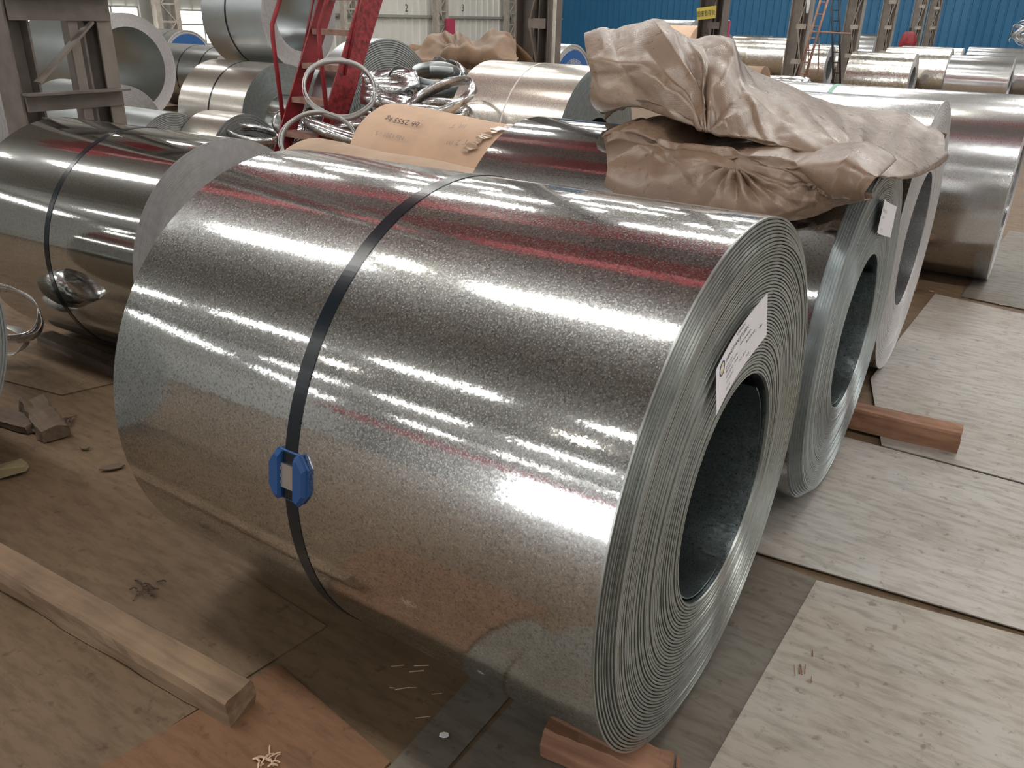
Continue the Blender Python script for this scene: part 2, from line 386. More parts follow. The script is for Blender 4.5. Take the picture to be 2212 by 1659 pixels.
# roof beams
nb = 1
for bv in (-20, -12.6, -4.6, 11.2, 19.0, 28.5):
    nb += 1
    struct(MB().box(((U0 + U1) / 2, bv, ZR - 0.35), (U1 - U0, 0.25, 0.5)).build('trim_%d' % nb, M['beam']))
# wall windows, left rear wall, with glazing bars
def wall_window(v0, v1, z0, z1, bars_v, bars_z):
    global nw
    nw += 1
    o = struct(MB().box((U0 + 0.05, (v0 + v1) / 2, (z0 + z1) / 2), (0.03, v1 - v0, z1 - z0)).build('window_%d' % nw, M['window']))
    fr = MB()
    for b in bars_v: fr.box((U0 + 0.085, b, (z0 + z1) / 2), (0.05, 0.05, z1 - z0))
    for z in bars_z: fr.box((U0 + 0.085, (v0 + v1) / 2, z), (0.05, v1 - v0, 0.05))
    fr.build('window_frame', M['wall_grey'], o)
wall_window(13.45, 14.95, 0.5, 1.46, [13.45, 14.15, 14.95], [0.5, 1.46])
wall_window(16.25, 17.9, 0.5, 1.40, [16.25, 17.05, 17.9], [0.5, 1.02, 1.40])
wall_window(10.2, 12.0, 0.5, 1.46, [10.2, 11.1, 12.0], [0.5, 1.46])
for wv in (-2, -8, -14, -20): wall_window(wv - 2.2, wv + 2.2, 6.7, 7.3, [wv - 2.2, wv, wv + 2.2], [6.7, 7.3])
# gateway at the end behind the camera and right side windows
struct(MB().box((-11.6, V0 + 0.08, 3.1), (5.6, 0.04, 6.0)).build('door_1', M['gateway']))
for wv in (-12, -2, 8, 18):
    nw += 1
    struct(MB().box((U1 - 0.06, wv, 3.6), (0.03, 5.0, 1.6)).build('window_%d' % nw, M['window']))
# overhead crane bridge spanning the bay
cr = empty('overhead_crane', (-1, 5, 6.2)); tag(cr, 'red overhead crane bridge spanning the hall under the roof', 'crane')
for k, dv in enumerate((-1.55, 0.95)):
    MB().box((0, dv, 0), (22, 0.75, 1.0)).build('girder', M['crane_red'], cr)
MB().box((-2.2, -0.3, 0.75), (1.6, 2.2, 0.5)).build('trolley', M['beam'], cr)
MB().box((10.6, -0.3, -0.1), (0.6, 4.2, 0.6)).build('end_truck', M['crane_red'], cr)
MB().box((-10.6, -0.3, -0.1), (0.6, 4.2, 0.6)).build('end_truck', M['crane_red'], cr)
cr2 = empty('overhead_crane', (-8, -20.5, 5.2)); tag(cr2, 'red crane bridge far behind at the other end of the hall', 'crane')
MB().box((0, 0, 0), (24, 0.7, 0.9)).build('girder', M['crane_red'], cr2)
# high bay lamps
for i, (lu, lv, lz) in enumerate([(-6.4, 4.35, 7.5), (-6.3, 0.95, 7.55), (-1.6, 7.6, 7.4), (-13, 4.4, 7.5), (-12, -9.5, 7.4), (-6, -9.5, 7.4)]):
    la = empty('high_bay_lamp', (lu, lv, lz)); tag(la, 'round high bay lamp hanging from the roof of the hall', 'lamp', 'high bay lamps under the roof')
    vs = []; fs = []; n = 20
    prof = [(0.05, 0.28), (0.09, 0.22), (0.2, 0.06), (0.23, 0.0)]
    for r_, z_ in prof:
        for k in range(n): vs.append((r_ * math.cos(2 * PI * k / n), r_ * math.sin(2 * PI * k / n), z_))
    for j in range(len(prof) - 1):
        for k in range(n): fs.append((j * n + k, j * n + (k + 1) % n, (j + 1) * n + (k + 1) % n, (j + 1) * n + k))
    mesh('lamp_shade', vs, fs, M['lamp_body'], la, True)
    MB().prism([(0.2 * math.cos(2 * PI * k / n), 0.2 * math.sin(2 * PI * k / n)) for k in range(n)], 0.0, 0.02).build('bulb', M['lamp_glow'], la)
    MB().box((0, 0, 0.28 + (ZR - lz - 0.28) / 2), (0.02, 0.02, ZR - lz - 0.28)).build('hanger', M['lamp_body'], la)

# ------------------------------------------------------------------ coils
def edge_mesh(R, r, n, seg, amp, tele, seed, gd=0.5):
    """wound strip edges seen on the flank of a coil: every wrap is its own proud ring, gaps recessed"""
    q = random.Random(seed); dr = (R - r) / n
    th = np.arange(seg) * 2 * PI / seg
    ph = q.uniform(0, 6.28); vs = []; rings = 0
    def ring(rad, x):
        nonlocal rings
        for k in range(seg): vs.append((float(x[k]), rad * math.cos(th[k]), rad * math.sin(th[k]) + R))
        rings += 1
    base = 0.0; last = None
    for i in range(n):
        ph += q.uniform(-0.5, 0.5)
        base = base * 0.6 + q.uniform(-amp, amp) * 0.7
        t_ = 0.0
        if i > n - 1 - tele[0]: t_ = tele[1] * (i - (n - 1 - tele[0]))
        off = base + amp * 0.6 * np.sin(th + ph) + amp * 0.3 * np.sin(2 * th + 1.7 * ph) - t_
        depth = amp * 1.0 + dr * gd * (0.55 + 0.45 * np.sin(th * 2 + ph * 1.3))
        ri = r + i * dr
        ring(ri + 0.02 * dr, off - depth); ring(ri + 0.16 * dr, off - depth); ring(ri + 0.34 * dr, off); ring(ri + 0.97 * dr, off); last = off
    ring(R, last * 0 - tele[0] * tele[1] - 0.004)
    fs = []
    for j in range(rings - 1):
        for k in range(seg):
            k2 = (k + 1) % seg
            fs.append((j * seg + k, (j + 1) * seg + k, (j + 1) * seg + k2, j * seg + k2))
    return vs, fs
def band(R, x0, x1, seg, th=0.0015, lo=-0.0005, a0=0.0, a1=2 * PI):
    vs = []; fs = []; full = abs(a1 - a0 - 2 * PI) < 1e-6; n = seg if full else seg + 1
    for k in range(n):
        a = a0 + (a1 - a0) * k / seg
        for rad, x in ((R + lo, x0), (R + th, x0), (R + th, x1), (R + lo, x1)):
            vs.append((x, rad * math.cos(a), rad * math.sin(a)))
    for k in range(seg):
        k2 = (k + 1) % n
        for j in range(4): fs.append((4 * k + j, 4 * k + (j + 1) % 4, 4 * k2 + (j + 1) % 4, 4 * k2 + j))
    return vs, fs
NCOIL = 0
def coil(label, uf, v, R, r, L, zc=None, body='galv_bright', edge='edge_grey', n=24, seg=128, straps=(), yaw=0.0, amp=0.002,
         tele=(0, 0.0), group=None, bore='bore', gd=0.5, name='steel_coil', fast=False):
    global NCOIL
    NCOIL += 1
    zc = R if zc is None else zc
    e = empty(name, (uf, v, zc - R), yaw); tag(e, label, 'coil', group)
    x1 = -tele[0] * tele[1]
    vs = []; fs = []
    xs = [x1 - 0.001, x1 - L * 0.33, x1 - L * 0.66, -L]
    for x in xs:
        for k in range(seg):
            a = 2 * PI * k / seg; vs.append((x, R * math.cos(a), R * math.sin(a) + R))
    for j in range(3):
        for k in range(seg):
            k2 = (k + 1) % seg; fs.append((j * seg + k, (j + 1) * seg + k, (j + 1) * seg + k2, j * seg + k2))
    mesh('outer_wrap', vs, fs, M[body], e, True)
    vs = []; fs = []
    for x in (-0.004, -L + 0.004):
        for k in range(seg):
            a = 2 * PI * k / seg; vs.append((x, r * math.cos(a), r * math.sin(a) + R))
    for k in range(seg):
        k2 = (k + 1) % seg; fs.append((k, k2, seg + k2, seg + k))
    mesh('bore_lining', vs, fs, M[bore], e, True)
    vs, fs = edge_mesh(R, r, n, seg, amp, tele, NCOIL, gd)
    mesh('wound_edge', vs, fs, M[edge], e)
    vs, fs = edge_mesh(R, r, max(6, n // 3), min(seg, 96), amp, (0, 0), NCOIL + 50, gd)
    mesh('wound_edge', [(-L - p[0], p[1], p[2]) for p in vs], [f[::-1] for f in fs], M[edge], e)
    for s in straps:
        t, w, mt = s[:3]
        vs, fs = band(R, -t - w / 2, -t + w / 2, seg)
        mesh('strap', [(p[0], p[1], p[2] + R) for p in vs], fs, M[mt], e, False)
    return e

# --- the main coil
mc = coil('large spangled galvanised coil with black strap and blue buckle pad in the foreground', -0.424, 1.527, 0.575, 0.254, 1.291,
          body='galv_main', edge='edge_main', n=48, seg=288, amp=0.0024, tele=(7, 0.0024), gd=1.2)
stp = [None]
vs, fs = band(0.575, -0.704 - 0.0165, -0.704 + 0.0165, 288)
strap = mesh('strap', [(p[0], p[1], p[2] + 0.575) for p in vs], fs, M['strap_black'], mc)
# buckle: blue edge pad with two cheeks, crimped steel seal over the strap
a0 = math.radians(173.4)
nrm = Vector((0, math.cos(a0), math.sin(a0))); tan = Vector((0, -math.sin(a0), math.cos(a0))); axx = Vector((1, 0, 0))
C0 = Vector((-0.703, 0, 0.575)) + nrm * 0.575
def bl(x, y, z): return C0 + axx * x + tan * y + nrm * z
def octprism(poly, z0, z1, inset):
    n = len(poly); cx = sum(p[0] for p in poly) / n; cy = sum(p[1] for p in poly) / n
    vs = [bl(p[0], p[1], z0) for p in poly] + [bl(p[0], p[1], z0 + (z1 - z0) * 0.45) for p in poly] + \
         [bl(cx + (p[0] - cx) * inset, cy + (p[1] - cy) * inset, z1) for p in poly]
    fs = [tuple(range(n))[::-1], tuple(range(2 * n, 3 * n))]
    for r_ in (0, 1):
        fs += [(r_ * n + i, r_ * n + (i + 1) % n, (r_ + 1) * n + (i + 1) % n, (r_ + 1) * n + i) for i in range(n)]
    return vs, fs
octo = [(-0.05, -0.028), (-0.03, -0.054), (0.03, -0.054), (0.05, -0.028), (0.05, 0.028), (0.03, 0.054), (-0.03, 0.054), (-0.05, 0.028)]
mb = MB(); mb.add(*octprism(octo, -0.002, 0.003, 0.98))
pad = mb.build('edge_protector', M['blue_plastic'], strap)
for s in (-1, 1):
    ck = [(s * 0.019, -0.050), (s * 0.030, -0.056), (s * 0.048, -0.030), (s * 0.048, 0.030), (s * 0.030, 0.056), (s * 0.019, 0.050)]
    if s < 0: ck = ck[::-1]
    mb = MB(); mb.add(*octprism(ck, 0.002, 0.017, 0.82)); mb.build('cheek', M['blue_plastic'], strap)
mb = MB()
vs = [bl(x, y, z) for x in (-0.0185, 0.0185) for y in (-0.027, 0.025) for z in (0.005, 0.0095)]
mb.add(vs, [(0, 1, 3, 2), (4, 6, 7, 5), (0, 4, 5, 1), (2, 3, 7, 6), (0, 2, 6, 4), (1, 5, 7, 3)])
for s in (-1, 1):
    for y in (-0.016, 0.0, 0.014):
        vs = [bl(s * 0.0185 + dx, y + dy, z) for dx in (-0.003, 0.003) for dy in (-0.0035, 0.0035) for z in (0.004, 0.0112)]
        mb.add(vs, [(0, 1, 3, 2), (4, 6, 7, 5), (0, 4, 5, 1), (2, 3, 7, 6), (0, 2, 6, 4), (1, 5, 7, 3)])
mb.build('seal', M['seal_steel'], strap)
# strap rises a little over the pad
vs, fs = band(0.575, -0.704 - 0.0165, -0.704 + 0.0165, 24, th=0.0060, lo=0.0, a0=a0 - 0.088, a1=a0 + 0.088)
mesh('strap_overlap', [(p[0], p[1], p[2] + 0.575) for p in vs], fs, M['strap_black'], strap)
# loose inner tail of the strip inside the bore
vs = []; fs = []
for x in (-0.012, -1.27):
    for k in range(41):
        a = math.radians(50 - 220 * k / 40); rad = 0.2475 - 0.012 * max(0, 1 - k / 8.0)
        for dr_ in (0, -0.0025): vs.append((x, (rad + dr_) * math.cos(a), (rad + dr_) * math.sin(a) + 0.575))
for k in range(40):
    a_, b_ = 2 * k, 82 + 2 * k
    fs += [(a_, a_ + 2, b_ + 2, b_), (a_ + 1, b_ + 1, b_ + 3, a_ + 3), (a_, a_ + 1, a_ + 3, a_ + 2), (b_, b_ + 2, b_ + 3, b_ + 1)]
fs.append((0, 82, 83, 1))
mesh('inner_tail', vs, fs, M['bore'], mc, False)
# paper label across the wound edges
def label_sheet(coil_obj, uf, quad, lift, bend, nx=10, ny=4):
    """quad: four (v, z) corners: left-bottom, right-bottom, right-top, left-top along the text"""
    base = Vector(coil_obj.location)
    def mp(s, t, h=0.0):
        a = Vector(quad[0]) * (1 - s) + Vector(quad[1]) * s; b = Vector(quad[3]) * (1 - s) + Vector(quad[2]) * s
        p = a * (1 - t) + b * t
        return Vector((uf + lift + bend * (abs(s - 0.45) ** 1.7) * 2 + h, p[0], p[1])) - base
    vs = []; fs = []
    for hh in (0, 0.0006):
        for i in range(nx + 1):
            for j in range(ny + 1): vs.append(mp(i / nx, j / ny, hh))
    N = (nx + 1) * (ny + 1)
    for i in range(nx):
        for j in range(ny):
            a_ = i * (ny + 1) + j; f = (a_, a_ + ny + 1, a_ + ny + 2, a_ + 1); fs += [f[::-1], tuple(x + N for x in f)]
    return mesh('paper_label', vs, fs, M['paper'], coil_obj, True), mp
lab, mp = label_sheet(mc, -0.424, [(1.325, 0.836), (1.572, 0.916), (1.531, 1.016), (1.288, 0.939)], 0.010, 0.012)
lab['label'] = 'white paper label with printed text'
LW, LH = 0.262, 0.108
def lprint(body, x, y, size, mat='ink', align='LEFT'):
    text_on('print', body, size, M[mat], lab, lambda px, py: mp((x + px) / LW, (y + py) / LH, 0.0011), align)
lprint('HENGTIAN JITUAN', 0.060, 0.084, 0.0135)
for i, (s, x, y) in enumerate([('CHENGDU', 0.120, 0.1005), ('Q/GX 2021', 0.056, 0.067), ('PRODUCT NAME', 0.056, 0.057), ('GALVANIZED', 0.135, 0.067), ('DX51D+Z', 0.060, 0.044),
                              ('5.010', 0.105, 0.044), ('1.5*1250*C', 0.060, 0.030), ('NO. 0817', 0.130, 0.030), ('KG', 0.195, 0.052), ('Z80', 0.225, 0.045), ('BATCH', 0.165, 0.052), ('PCS', 0.165, 0.016), ('DATE', 0.06, 0.014)]):
    lprint(s, x, y, 0.0085)
# round emblem, left end of the label
def ringpoly(cx, cy, r0, r1, n=24, a0=0, a1=2 * PI):
    vs = []; fs = []
    for k in range(n + 1):
        a = a0 + (a1 - a0) * k / n
        for r_ in (r0, r1): vs.append((cx + r_ * math.cos(a), cy + r_ * math.sin(a)))
    for k in range(n): fs.append((2 * k, 2 * k + 1, 2 * k + 3, 2 * k + 2))
    return vs, fs
for (r0, r1, b0, b1, mt) in ((0.012, 0.0155, 0, 2 * PI, 'ink_blue'), (0.004, 0.011, 0.5, 2.4, 'ink_yellow'), (0.004, 0.011, 3.6, 5.6, 'ink_yellow')):
    vs, fs = ringpoly(0.036, 0.084, r0, r1, 24, b0, b1)
    mesh('emblem', [mp(x / LW, y / LH, 0.0012) for x, y in vs], fs, M[mt], lab)

# --- neighbours
c2 = coil('galvanised coil with a white label half hidden under the brown plastic sheets', -0.420, 2.727, 0.572, 0.254, 1.256,
          body='galv_dark', edge='edge_blue', n=54, seg=224, amp=0.0016, tele=(6, 0.0055), gd=0.9)
lab2, mp2 = label_sheet(c2, -0.420, [(2.62, 0.925), (2.87, 0.86), (2.87, 0.96), (2.634, 1.026)], 0.008, 0.02)
for s, x, y in (('GALVANIZED COIL', 0.05, 0.07), ('1.2*1250*C', 0.08, 0.05), ('||| || |||| || |', 0.10, 0.015)):
    text_on('print', s, 0.012, M['ink_pale'], lab2, lambda px, py, x=x, y=y: mp2((x + px) / 0.25, (y + py) / 0.10, 0.0012), 'LEFT')
vs = []; fs = []
for x in (-0.012, -1.2):
    for k in range(31):
        a = math.radians(40 - 200 * k / 30); rad = 0.2475 - 0.008 * max(0, 1 - k / 8.0)
        for dr_ in (0, -0.0025): vs.append((x, (rad + dr_) * math.cos(a), (rad + dr_) * math.sin(a) + 0.572))
for k in range(30):
    a_, b_ = 2 * k, 62 + 2 * k
    fs += [(a_, a_ + 2, b_ + 2, b_), (a_ + 1, b_ + 1, b_ + 3, a_ + 3), (a_, a_ + 1, a_ + 3, a_ + 2)]
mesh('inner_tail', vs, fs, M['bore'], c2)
c3 = coil('narrow bright coil with crushed bore edge standing behind the plastic sheets', -0.464, 4.08, 0.60, 0.30, 0.95,
          body='galv_bright', edge='edge_pale', n=26, seg=160, amp=0.001, bore='galv_bright')
c4 = coil('bright mirror coil with green strap at the right edge', -0.20, 6.05, 0.56, 0.30, 1.65,
          body='galv_bright', edge='edge_pale', n=24, seg=160, amp=0.001, straps=[(1.15, 0.03, 'strap_green')], bore='galv_bright')
cl = coil('mirror coil with thin black strap and pale flank behind the main coil, at left', -2.84, 2.235, 0.503, 0.254, 1.10, yaw=math.radians(2.8),
          body='galv_left', edge='edge_pale', n=60, seg=192, amp=0.0007, straps=[(0.535, 0.03, 'strap_black')], gd=0.35)
ck_ = coil('coil of which only the rim enters the left edge of the picture', -2.71, 0.61, 0.60, 0.254, 1.2,
           body='galv_left', edge='edge_grey', n=40, seg=128, amp=0.001)

# --- coils of the stack at the back, left
coil('wide-bored coil standing behind the steel column at left', -11.04, 7.307, 0.698, 0.527, 1.6, body='galv_matt', edge='edge_pale', n=18, seg=128, amp=0.001, bore='galv_matt')
coil('upper grey coil lying on top of the stack behind the red ladder', -6.43, 6.12, 0.474, 0.302, 0.845, zc=1.42, body='galv_matt', edge='edge_pale', n=16, seg=128, amp=0.0006,
     straps=[(0.50, 0.022, 'strap_black')], bore='galv_matt')
coil('satin coil with black strap just left of the red ladder', -6.212, 5.63, 0.516, 0.245, 0.90, body='galv_warm', edge='edge_blue', n=24, seg=128, amp=0.0006, straps=[(0.46, 0.02, 'strap_black')], bore='galv_bright')
coil('grey coil with coarse ridged wraps to the right of the red ladder', -4.822, 5.52, 0.645, 0.27, 0.28, body='galv_matt', edge='edge_grey', n=22, seg=128, amp=0.002, gd=1.1)
coil('satin warm-toned coil with a narrow white strap in the middle distance', -2.777, 5.38, 0.591, 0.254, 0.91, body='galv_warm', edge='edge_blue', n=36, seg=160, amp=0.0012, straps=[(0.463, 0.012, 'strap_white')])
coil('low dull coil in front of the wide-bored coil', -5.93, 4.2, 0.365, 0.16, 0.8, body='galv_matt', edge='edge_grey', n=16, seg=96, amp=0.001)
coil('low coil with thick rolled rim beside the foot of the ladder', -5.50, 4.55, 0.362, 0.20, 0.42, body='galv_warm', edge='edge_grey', n=8, seg=96, amp=0.002)
coil('pale coil peeping out below the wide-bored coil by the column', -7.2, 4.6, 0.42, 0.2, 0.9, body='galv_matt', edge='edge_pale', n=16, seg=96, amp=0.001)
coil('coil in the second row supporting the upper grey coil', -6.6, 6.85, 0.50, 0.25, 0.9, body='galv_matt', edge='edge_grey', n=12, seg=96, amp=0.001)
coil('coil with two thin straps behind the satin coil', -10.9, 9.0, 0.475, 0.30, 1.6, body='galv_bright', edge='edge_pale', n=10, seg=96, amp=0.001, straps=[(0.35, 0.02, 'strap_black'), (0.85, 0.02, 'strap_black')])
coil('beige coil glimpsed left of the steel column', -7.4, 3.3, 0.55, 0.25, 1.0, body='galv_warm', edge='edge_pale', n=12, seg=96, amp=0.001)

# --- coils in the far rows on the right
def far(label, uf, v, R, L, zc=None, body='wrap_foil', r=0.26):
    return coil(label, uf, v, R, r, L, zc=zc, body=body, edge='edge_pale', n=8, seg=64, amp=0.003, bore='galv_matt', group='wrapped coils in the far rows')
far('foil-wrapped coil in front of its row, right of the leaning ladder', -2.75, 18.35, 0.50, 1.15)
far('foil-wrapped coil just behind the one right of the leaning ladder', -2.30, 19.6, 0.54, 1.2)
far('third foil-wrapped coil of the row right of the leaning ladder', -2.25, 20.9, 0.54, 1.2)
far('bright banded coil nearest the right edge in the far row', -1.12, 18.65, 0.50, 1.05, body='galv_bright')
far('bright coil behind the banded coil at far right', -0.70, 19.9, 0.52, 1.3, body='galv_bright')
far('rearmost bright coil at far right under the scrap ball', -0.6, 21.4, 0.55, 1.6, body='galv_bright')
far('coil cut by the right edge of the picture in the far row', 0.35, 18.9, 0.52, 1.0, body='galv_bright')
far('mirror coil standing between two far columns', -5.15, 27.0, 0.615, 0.75, body='galv_bright')
far('wrapped coil with open bore seen between ladder and column', -5.17, 21.9, 0.50, 1.0)
far('wrapped coil just behind the open-bored one beside the ladder', -5.1, 23.0, 0.50, 1.0)
far('wrapped coil left of the third column in the far row', -7.1, 25.3, 0.55, 1.1)
far('wrapped coil with star-folded end behind the red banner', -8.1, 26.6, 0.55, 1.1)
far('last wrapped coil of the far row beside the red banner', -9.6, 27.2, 0.55, 1.3)
far('top bright coil peeping over the brown plastic by the yellow sign', -7.3, 18.52, 0.74, 1.0, body='galv_bright')

# --- coils with a blue printed end disc
def disc_coil(label, uf, v, R, zc, chars, yaw=0.0):
    e = coil(label, uf, v, R, 0.2, 0.9, zc=zc, body='galv_bright', edge='edge_pale', n=10, seg=96, amp=0.002, straps=[(0.25, 0.02, 'dark')])
    e.rotation_euler.z = yaw
    n = 64; ro = R * 0.87
    vs = [(0.012, ro * math.cos(2 * PI * k / n), R + ro * math.sin(2 * PI * k / n)) for k in range(n)] + [(0.006, ro * math.cos(2 * PI * k / n), R + ro * math.sin(2 * PI * k / n)) for k in range(n)]
    fs = [tuple(range(n)), tuple(range(2 * n - 1, n - 1, -1))] + [(k, n + k, n + (k + 1) % n, (k + 1) % n) for k in range(n)]
    d = mesh('end_disc', vs, fs, M['disc_blue'], e)
    vs, fs = ringpoly(0, 0, ro * 0.05, ro * 0.56, 40)
    mesh('disc_centre', [(0.0135, x, R + y) for x, y in vs], fs, M['ink_pale'], d)
    for i, ch in enumerate(chars):
        a = math.radians(90 + (len(chars) - 1) * 6.2 - i * 12.4)
        text_on('print', ch, 0.085, M['sign_white'], d, lambda x, y, a=a: (0.0145, ro * 0.70 * math.cos(a) + x * math.sin(a) + y * math.cos(a), R + ro * 0.70 * math.sin(a) - x * math.cos(a) + y * math.sin(a)))
    vs = [(0.016, y, z) for y, z in ((R * 0.52, R * 1.98), (R * 0.58, R * 1.94), (R * 0.30, R * 0.9), (R * 0.24, R * 0.9))]
    return e
disc_coil('coil with a blue printed end disc behind the middle column', -5.86, 10.5, 0.575, None, '泰冷轧薄板有限公司')
disc_coil('coil with a plain blue end disc at the far left below the window', -14.09, 10.55, 0.55, None, '')

# ------------------------------------------------------------------ kraft-paper wrapped rolls
def kraft_roll(label, u0, u1, v, R0, R1, mat, seed, taper_end=0.0, amp=0.012, nl=40, seg=72):
    """paper-wrapped roll lying on the floor, radius falls from R0 (left) to R1 (right); folded paper ends"""
    e = empty('paper_wrapped_coil', ((u0 + u1) / 2, v, 0)); tag(e, label, 'coil')
    vs = []; fs = []; L = u1 - u0
    for i in range(nl + 1):
        s = i / nl; x = u0 + L * s - (u0 + u1) / 2
        R = R0 + (R1 - R0) * s
        if taper_end and s > 1 - taper_end:
            q_ = (s - 1 + taper_end) / taper_end; R *= 1 - 0.45 * q_ * q_
        for k in range(seg):
            a = 2 * PI * k / seg
            d = noise.noise(Vector((x * 3.0 + seed, math.cos(a) * 2.0, math.sin(a) * 2.0))) * amp
            d += abs(noise.noise(Vector((x * 7 + seed, math.cos(a) * 5, math.sin(a) * 5)))) * amp * 0.5
            vs.append((x, (R + d) * math.cos(a), R + (R + d) * math.sin(a)))
    for i in range(nl):
        for k in range(seg):
            k2 = (k + 1) % seg; fs.append((i * seg + k, i * seg + k2, (i + 1) * seg + k2, (i + 1) * seg + k))
    o = mesh('paper_wrap', vs, fs, mat, e, True)
    for end, nrmx in ((0, -1), (nl, 1)):
        ring = [Vector(vs[end * seg + k]) for k in range(seg)]; c = sum(ring, Vector()) / seg
        v2 = list(ring); f2 = []
        for q_, dx in ((0.85, 0.012), (0.5, -0.01), (0.3, -0.02)):
            v2 += [c + (p - c) * q_ + Vector((nrmx * dx + 0.008 * math.sin(k * 1.3) * (1 if q_ > .6 else 0), 0, 0)) for k, p in enumerate(ring)]
        for j in range(3):
            for k in range(seg): f2.append((j * seg + k, j * seg + (k + 1) % seg, (j + 1) * seg + (k + 1) % seg, (j + 1) * seg + k))
        f2.append(tuple(3 * seg + k for k in range(seg)))
        mesh('folded_end', v2, f2, mat, e, True)
    return e, o
ka, kao = kraft_roll('tan paper-wrapped coil with handwriting, behind the main coil', -3.80, -2.05, 4.36, 0.468, 0.405, M['kraft'], 3.1)
kb, kbo = kraft_roll('dull tan paper-wrapped roll low in front of the handwritten one', -3.60, -1.85, 3.42, 0.41, 0.375, M['kraft_dull'], 8.7, taper_end=0.35)
# handwriting and faint print on the paper, wrapped round the roll (text stands on its head)
KL = -3.80; KC = (-3.80 - 2.05) / 2
def on_roll(x, ang, lift=0.004):
    R = 0.468 + (0.405 - 0.468) * ((x - KL) / 1.75)
    d = 0.018
    return Vector((x - KC, (R + d + lift) * math.cos(ang), R + (R + d + lift) * math.sin(ang)))
def roll_text(body, x0, ang0, size, mat, slant=0.0):
    text_on('print', body, size, M[mat], kao, lambda x, y: on_roll(x0 - x, ang0 + (y + slant * x) / 0.45), 'LEFT')
roll_text('bh 2555 kg', -3.36, math.radians(121), 0.06, 'ink', 0.0)
roll_text('No 1201 - 5..', -3.40, math.radians(136), 0.045, 'ink_pale', 0.0)
for x0, an, tx in ((-3.05, 112, 'III T'), (-2.95, 128, 'T 2 m'), (-2.35, 118, '10 20'), (-2.3, 138, 'HUA DONG')):
    roll_text(tx, x0, math.radians(an), 0.06, 'ink_pale', 0.3)
# strips of clear tape
for xs, a0_, a1_, w in ((-2.78, 92, 138, 0.06),):
    vs = []; fs = []; n = 26
    for k in range(n + 1):
        a = math.radians(a0_ + (a1_ - a0_) * k / n); x = xs - 0.16 * k / n + 0.012 * math.sin(k * 1.7)
        for w_ in (-w / 2, w / 2): vs.append(on_roll(x + w_ * (1 + 0.4 * math.sin(k * 0.9)), a, 0.003 + 0.006 * abs(math.sin(k * 1.1))))
    for k in range(n): fs.append((2 * k, 2 * k + 1, 2 * k + 3, 2 * k + 2))
    o = mesh('clear_tape', vs, fs, M['tape'], kao, True)
# brown paper rolls far away
kraft_roll('far paper-wrapped coil behind the plastic sheets, right of the yellow sign', -5.75, -4.5, 14.7, 0.40, 0.40, M['kraft_brown'], 1.3, amp=0.006, nl=16, seg=40)
kraft_roll('paper-wrapped coil under the yellow sign', -7.95, -6.62, 17.0, 0.69, 0.69, M['kraft'], 5.3, amp=0.006, nl=16, seg=40)
kraft_roll('small paper bundle lying against the white wall', -17.4, -15.6, 21.0, 0.30, 0.26, M['kraft_brown'], 4.3, amp=0.03, nl=16, seg=40)
kraft_roll('orange-brown paper parcel beside the blue end disc at far left', -14.6, -13.35, 9.3, 0.61, 0.5, M['kraft_brown'], 6.3, amp=0.01, nl=16, seg=40)

# ------------------------------------------------------------------ crumpled sheets
def catmull(P, n):
    out = []
    N = len(P)
    for i in range(N - 1):
        p0 = P[max(i - 1, 0)]; p1 = P[i]; p2 = P[i + 1]; p3 = P[min(i + 2, N - 1)]
        for k in range(n):
            t = k / n
            out.append(0.5 * ((2 * p1) + (p2 - p0) * t + (2 * p0 - 5 * p1 + 4 * p2 - p3) * t * t + (3 * p1 - p0 - 3 * p2 + p3) * t ** 3))
    out.append(P[-1].copy()); return out
def surface(grid, nc, nr):
    """grid[row][col] of Vectors -> dense grid"""
    rows = [catmull(r, nc) for r in grid]
    cols = [catmull([rows[j][i] for j in range(len(rows))], nr) for i in range(len(rows[0]))]
    return [[cols[i][j] for i in range(len(cols))] for j in range(len(cols[0]))]
def crumple(p, s, seed):
    """faceted paper-like relief: distance pattern between random cells gives straight creases"""
    d, _ = noise.voronoi(Vector((p.x * s + seed, p.y * s, p.z * s)))
    return (d[1] - d[0])
def make_creases(seed, n, SX, SY, wr, ar, lr):
    q = random.Random(seed); out = []
    for k in range(n):
        a = q.uniform(0, PI); out.append((q.uniform(0, SX), q.uniform(0, SY), math.cos(a), math.sin(a), q.uniform(*wr), q.uniform(*ar) * (1 if q.random() < 0.65 else -1), q.uniform(*lr)))
    return out
def crease_height(cr, x, y):
    d = 0.0
    for cx, cy, ca, sa, w, am, ln in cr:
        al = (x - cx) * ca + (y - cy) * sa; ac = -(x - cx) * sa + (y - cy) * ca
        if abs(ac) < w * 3 and abs(al) < ln:
            e_ = 1 - (al / ln) ** 2
            d += am * e_ * (max(0.0, 1 - abs(ac) / w) if ac > 0 else max(0.0, 1 + ac / (w * 2.6)))   # steep one side, gentle the other
    return d
